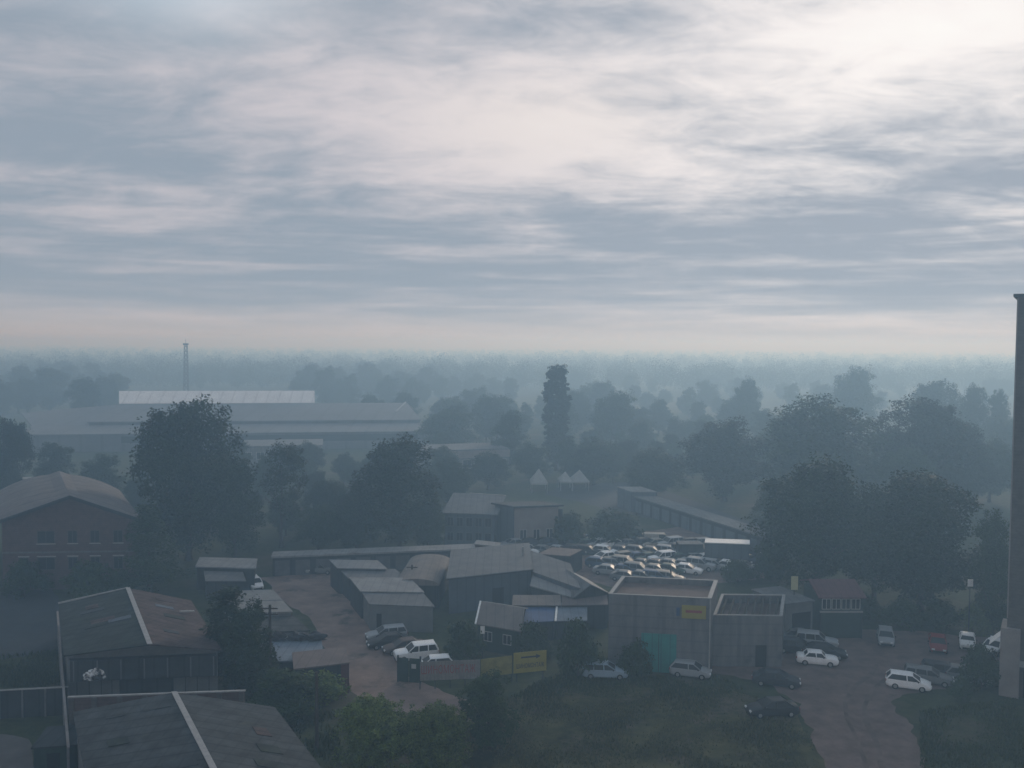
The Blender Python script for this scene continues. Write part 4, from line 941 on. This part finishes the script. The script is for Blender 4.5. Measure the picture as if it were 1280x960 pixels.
# --- tyre shop fence, banner and signs
s = Site('banner', 'long grey banner fence with red tyre fitting lettering', 'banner', (525, 851), (600, 848), None, .9, depth=.08)
s.box('banner_panel', mat('dirty_banner', (.20, .19, .18), .15, 1.5, .8, .2, bands=((0, .35, .25),)), 0, s.W, 0, .06, .9, 2.75)
for i in range(5): s.box('post', M_SHEET_D, s.W * i / 4 - .05, s.W * i / 4 + .05, .065, .16, 0, 2.8)
upright(text_mesh('ШИНОМОНТАЖ', 1.12, M_REDLET, s.root, width=s.W * .90), s, s.W * .47, -.012, 1.88)
s = Site('fence', 'yellowed fence panel between the grey banner and the yellow sign', 'fence', (601, 847), (640, 842), None, .9, depth=.08)
s.box('panel', mat('yellowed_panel', (.20, .185, .06), .25, 1, .8, .2), 0, s.W, 0, .06, .9, 2.7)
for i in range(3): s.box('post', M_SHEET_D, s.W * i / 2 - .05, s.W * i / 2 + .05, .065, .16, 0, 2.75)
s = Site('sign', 'yellow tyre shop sign with dark lettering and arrow', 'sign', (642, 842), (683, 838), None, .9, depth=.1)
s.box('sign_board', M_YELLOW, 0, s.W, 0, .07, .9, 2.95)
for a in (.1, .9): s.box('post', M_SHEET_D, s.W * a - .06, s.W * a + .06, .075, .19, 0, 2.9)
upright(text_mesh('ШИНОМОНТАЖ', .62, M_DARKLET, s.root, width=s.W * .84), s, s.W * .5, -.012, 1.55)
s.box('arrow_shaft', M_DARKLET, s.W * .22, s.W * .68, -.014, -.003, 2.36, 2.52)
MB().add([s.p(s.W * .68, -.014, 2.2), s.p(s.W * .82, -.014, 2.44), s.p(s.W * .68, -.014, 2.68), s.p(s.W * .68, -.003, 2.2), s.p(s.W * .82, -.003, 2.44), s.p(s.W * .68, -.003, 2.68)], [(0, 1, 2), (5, 4, 3), (0, 3, 4, 1), (1, 4, 5, 2), (2, 5, 3, 0)]).build('arrow_head', M_DARKLET, s.root)
s = Site('gate', 'dark green double gate leaf at the left end of the tyre shop banner', 'gate', (497, 853), (525, 855), None, 0, depth=.1)
s.box('gate_leaf', M_GREEND, 0, s.W * .48, 0, .06, .1, 2.5); s.box('gate_leaf', M_GREEND, s.W * .52, s.W, 0, .06, .1, 2.5); s.box('notice', M_FRAME, s.W * .62, s.W * .82, -.02, -.003, 1.5, 1.95)
for a in (0, 1): s.box('post', M_SHEET_D, s.W * a - .08, s.W * a + .08, .065, .2, 0, 2.7)
# --- buildings behind the car yard
s = Site('plaster_building', 'pale plaster block with dark side wall and overhanging flat roof', 'building', (643, 634), (698, 632), (620, 630), 6.6)
s.box('wall', M_PLASTER_W, 0, s.W, 0, s.D, -.2, 6.5); s.box('side_wall', M_BLUEGREY, -.12, -.003, 0, s.D, -.2, 6.5); s.flat_roof(M_SHEET_D, .3, .5, 6.5)
for i in range(3): s.window(s.W * (.12 + .3 * i), s.W * (.28 + .3 * i), 1.2, 2.8)
s.box('end_pier', M_SHEET_D, s.W + .003, s.W + .9, .2, 1.6, 0, 6.0)
s = Site('plaster_building', 'lower plaster building with dark window row left of the pale block', 'building', (556, 640), (618, 642), None, 5.6, depth=9)
s.walls(M_BLUEGREY, 5.5); s.slab('roof', M_SHEET, [(-.4, -.4, 5.55), (s.W + .6, -.4, 5.55), (s.W + .6, s.D + .3, 7.0), (-.4, s.D + .3, 7.3)], .16); s.slab('roof_edge', M_TRIM, [(s.W * .3, s.D + .32, 7.3), (s.W + .6, s.D + .32, 7.06), (s.W + .6, s.D + .6, 7.06), (s.W * .3, s.D + .6, 7.3)], .2)
for i in range(5): s.window(s.W * (.05 + .19 * i), s.W * (.18 + .19 * i), 3.3, 4.8, frame=M_SHEET)
for i in range(5): s.window(s.W * (.05 + .19 * i), s.W * (.18 + .19 * i), .9, 2.3, frame=M_SHEET)
s = Site('low_building', 'long low building with pale top band and dark windows in the mist', 'building', (530, 592), (636, 588), None, 0, depth=14)
s.walls(M_PLASTER, 5.2); s.box('fascia', M_PLASTER_W, -.2, s.W + .2, -.2, -.003, 3.7, 5.6); s.flat_roof(M_SHEET, .3, .0, 5.62)
for i in range(7): s.window(s.W * (.03 + .14 * i), s.W * (.13 + .14 * i), 1.0, 3.2)
# --- market tents
def tent(px0, px1, py, hz, label):
    s = Site('tent', label, 'tent', (px0, py), (px1, py), None, 2.2, 'pale market tents', depth=5)
    c = s.p(s.W / 2, 2.5, hz); q = [s.p(-.2, -.2, 2.2), s.p(s.W + .2, -.2, 2.2), s.p(s.W + .2, 5.2, 2.2), s.p(-.2, 5.2, 2.2)]; ql = [(x, y, z - .35) for x, y, z in q]
    MB().add(q + ql + [c], [(0, 1, 8), (1, 2, 8), (2, 3, 8), (3, 0, 8), (4, 5, 1, 0), (5, 6, 2, 1), (6, 7, 3, 2), (7, 4, 0, 3), (7, 6, 5, 4)]).build('canopy', M_CANVAS, s.root)
    for a, b in ((0, 0), (s.W, 0), (s.W, 5), (0, 5)): s.box('leg', M_STEEL, a - .06, a + .06, b - .06, b + .06, 0, 1.9)
tent(665, 684, 604, 5.2, 'wide grey peaked tent, largest and farthest from the garages'); tent(701, 715, 602, 4.2, 'small pale peaked tent between its two neighbours'); tent(716, 736, 602, 4.6, 'pale peaked tent nearest the diagonal garages')
# --- diagonal garages
s = Site('diagonal_garages', 'long diagonal row of garages with pale roof behind the car yard', 'building', (772, 613), (953, 670), (782, 609), 3.2)
s.walls(M_SHEET_D, 3.0); s.box('roof', M_SHEET, -.3, s.W + .3, -.4, s.D + .3, 3.0, 3.2)
for i in range(14): s.box('garage_door', M_BLUEGREY, s.W * (i + .12) / 14, s.W * (i + .85) / 14, -.06, -.004, 0, 2.3)
s = Site('end_hall', 'wide roof with bright sheeting at the far end of the diagonal garages', 'building', (790, 614), (820, 614), (772, 608), 4.2)
s.walls(M_BLUEGREY, 4.0); s.flat_roof(M_SHEET_L, .15, .1, 4.0)
# --- trailer and container by the car yard
s = Site('truck_trailer', 'long box trailer with bright white roof beside the car yard', 'trailer', (881, 678), (937, 680), (882, 673), 3.4)
s.box('body', M_BLUEGREY, 0, s.W, 0, s.D, 1.0, 3.3); s.box('roof', M_WHITE, -.03, s.W + .03, -.03, s.D + .03, 3.3, 3.42)
for a in (.12, .2, .8, .88):
    c_ = s.p(s.W * a, .1, .5); MB().tube([s.p(s.W * a, -.04, .5), s.p(s.W * a, .3, .5)], .48, 12).build('wheel', TYRE, s.root)
s = Site('container', 'dark storage container next to the white roofed trailer', 'container', (849, 680), (879, 680), None, 2.8, depth=2.4)
s.walls(M_SHEET_D, 2.7); s.flat_roof(M_SHEET, .08, .03, 2.7)
# --- factory
s = Site('factory', 'huge grey factory with stepped roofs and bright pale roof strip', 'building', (22, 566), (520, 560), None, 0, depth=70)
O_ = s.root.location; ga = lambda px, b: ((px - 640) / FPX * (O_.y + s.v.y * b) - O_.x - s.v.x * b) / (s.u.x - (px - 640) / FPX * s.u.y)
s.W = ga(530, 0)
M_FAC = mat('factory_wall', (.10, .11, .125), .12, .2, .9, .2, 4, bands=((0, 6, .3),)); M_FACR = mat('factory_roof', (.13, .14, .155), .12, .15, .85, .25, 5, bands=((0, 6, .2),))
s.box('wall', M_FAC, 0, s.W, 0, s.D, -.2, 5.2); s.box('window_band', M_WINDOW, ga(150, 0), s.W - 2, -.08, -.004, 2.6, 4.6)
s.slab('roof', M_FACR, [(-.6, -.8, 5.5), (s.W + .6, -.8, 5.5), (s.W + .6, 14, 6.9), (-.6, 14, 6.9)], .3)
s.box('upper_wall', M_FAC, ga(110, 14), s.W - .5, 14.02, s.D - 8, 5.21, 7.9)
s.slab('roof', M_FACR, [(ga(110, 14) - .5, 13.4, 8.0), (s.W, 13.4, 8.0), (ga(508, 42), 42, 11.8), (ga(150, 42), 42, 11.8)], .3)
s.slab('roof', M_FACR, [(-.6, 14.1, 6.5), (ga(110, 14.1), 14.1, 6.5), (ga(148, 44), 44, 11.5), (ga(25, 44), 44, 8.6)], .3)
s.slab('roof', M_FACR, [(ga(150, 42), 42.02, 11.8), (ga(508, 42), 42.02, 11.8), (s.W, 66, 8.0), (ga(110, 66), 66, 8.0)], .3)
s.slab('roof_lantern', M_LANT, [(ga(148, 42.5), 42.5, 12.0), (ga(393, 42.5), 42.5, 12.0), (ga(393, 48), 48, 16.0), (ga(148, 48), 48, 16.0)], .4)
s.box('lantern_wall', M_FAC, ga(152, 48), ga(389, 48), 47.4, 55, 10, 15.4)
s.slab('gable_trim', M_TRIM, [(ga(494, 26), 26, 9.95), (ga(496, 26), 26, 9.95), (ga(508, 42), 42, 12.15), (ga(506, 42), 42, 12.15)], .15)
s = Site('factory_annex', 'low pale annex in front of the factory behind the slim tree', 'building', (300, 580), (402, 578), None, 0, depth=16)
s.walls(M_PLASTER, 4.6); s.flat_roof(M_SHEET, .3, .3, 4.6)
for i in range(6): s.window(s.W * (.04 + .16 * i), s.W * (.14 + .16 * i), 1.2, 3.2)
s = Site('shed', 'low grey shed glimpsed behind the tree line left of the hall', 'building', (0, 606), (60, 606), None, 3.5, depth=10)
s.walls(M_PLASTER, 3.4); s.flat_roof(M_SHEET_L, .2, .3, 3.4)
# --- mast
mp_ = P(233, 512); ht = zcol(mp_.x, mp_.y, 431, 233)
rt_ = empty('radio_mast', mp_, 'thin lattice radio mast standing above the factory roof', 'mast')
mb = MB(); w0, w1, nn = 2.2, 1.2, 14
lv = [(ht * i / nn, (w0 + (w1 - w0) * i / nn) / 2) for i in range(nn + 1)]; cs_ = ((-1, -1), (1, -1), (1, 1), (-1, 1))
for c in cs_: mb.tube([(c[0] * r_, c[1] * r_, z_) for z_, r_ in (lv[0], lv[-1])], .13, 4)
for (z_, r_), (z2, r2) in zip(lv[:-1], lv[1:]):
    for i in range(4):
        a, b = cs_[i], cs_[(i + 1) % 4]; mb.tube([(a[0] * r_, a[1] * r_, z_), (b[0] * r2, b[1] * r2, z2)], .09, 4); mb.tube([(a[0] * r2, a[1] * r2, z2), (b[0] * r2, b[1] * r2, z2)], .08, 4)
mb.build('lattice', M_SHEET_D, rt_); MB().box((0, 0, ht + .3), (2.0, 2.0, .9)).build('antenna_head', M_SHEET_D, rt_); MB().tube([(0, 0, ht + .7), (0, 0, ht + 3)], .08, 5).build('aerial', M_SHEET_D, rt_)
# --- utility poles
def pole(px, py, top, label, arm=True):
    p = P(px, py); h = zcol(p.x, p.y, top, px); r_ = empty('utility_pole', p, label, 'pole')
    MB().tube([(0, 0, -.2), (0, 0, h)], [.17, .12], 9).build('shaft', M_WOODP, r_)
    if arm:
        for k in range(2):
            c_ = MB().box((0, 0, h - .35 - .55 * k), (1.5, .1, .12)).build('crossarm', M_WOODP, r_)
            for x in (-.65, -.25, .25, .65): MB().tube([(x, 0, h - .30 - .55 * k), (x, 0, h - .08 - .55 * k)], [.05, .035], 6).build('insulator', M_STEEL, c_)
pole(338, 868, 756, 'dark wooden pole with short arms beside the blue grey roof')
pole(396, 936, 840, 'bare dark pole standing in the weeds near the bushy yellow green tree', False)
pole(515, 746, 706, 'thin pole in front of the round topped hangar'); pole(838, 742, 708, 'thin post behind the tall workshop roof', False)
# --- small things
def small_sign(px, py, z0, z1, w, m, label):
    s = Site('sign', label, 'sign', (px - 1, py), (px + 1, py), None, 0, depth=.1); c = s.W / 2
    s.box('sign_board', m, c - w / 2, c + w / 2, 0, .06, z0, z1); s.box('post', M_SHEET_D, c - .05, c + .05, .065, .15, 0, z1 - .05)
small_sign(992, 790, 5.0, 6.6, .8, mat('cream_sign_paint', (.42, .42, .25), .1, 1, .6, .3), 'cream sign on a tall post beside the small pale garage')
small_sign(579, 822, 2.6, 3.5, .32, M_WHITE, 'thin white marker board in the shrub beside the parked cars'); small_sign(603, 826, 2.9, 3.7, .45, M_WHITE, 'small white board in the shrub under the tan house roof')
small_sign(1211, 800, 6.2, 7.0, .6, M_WHITE, 'pale board showing through the leaves above the white saloon')
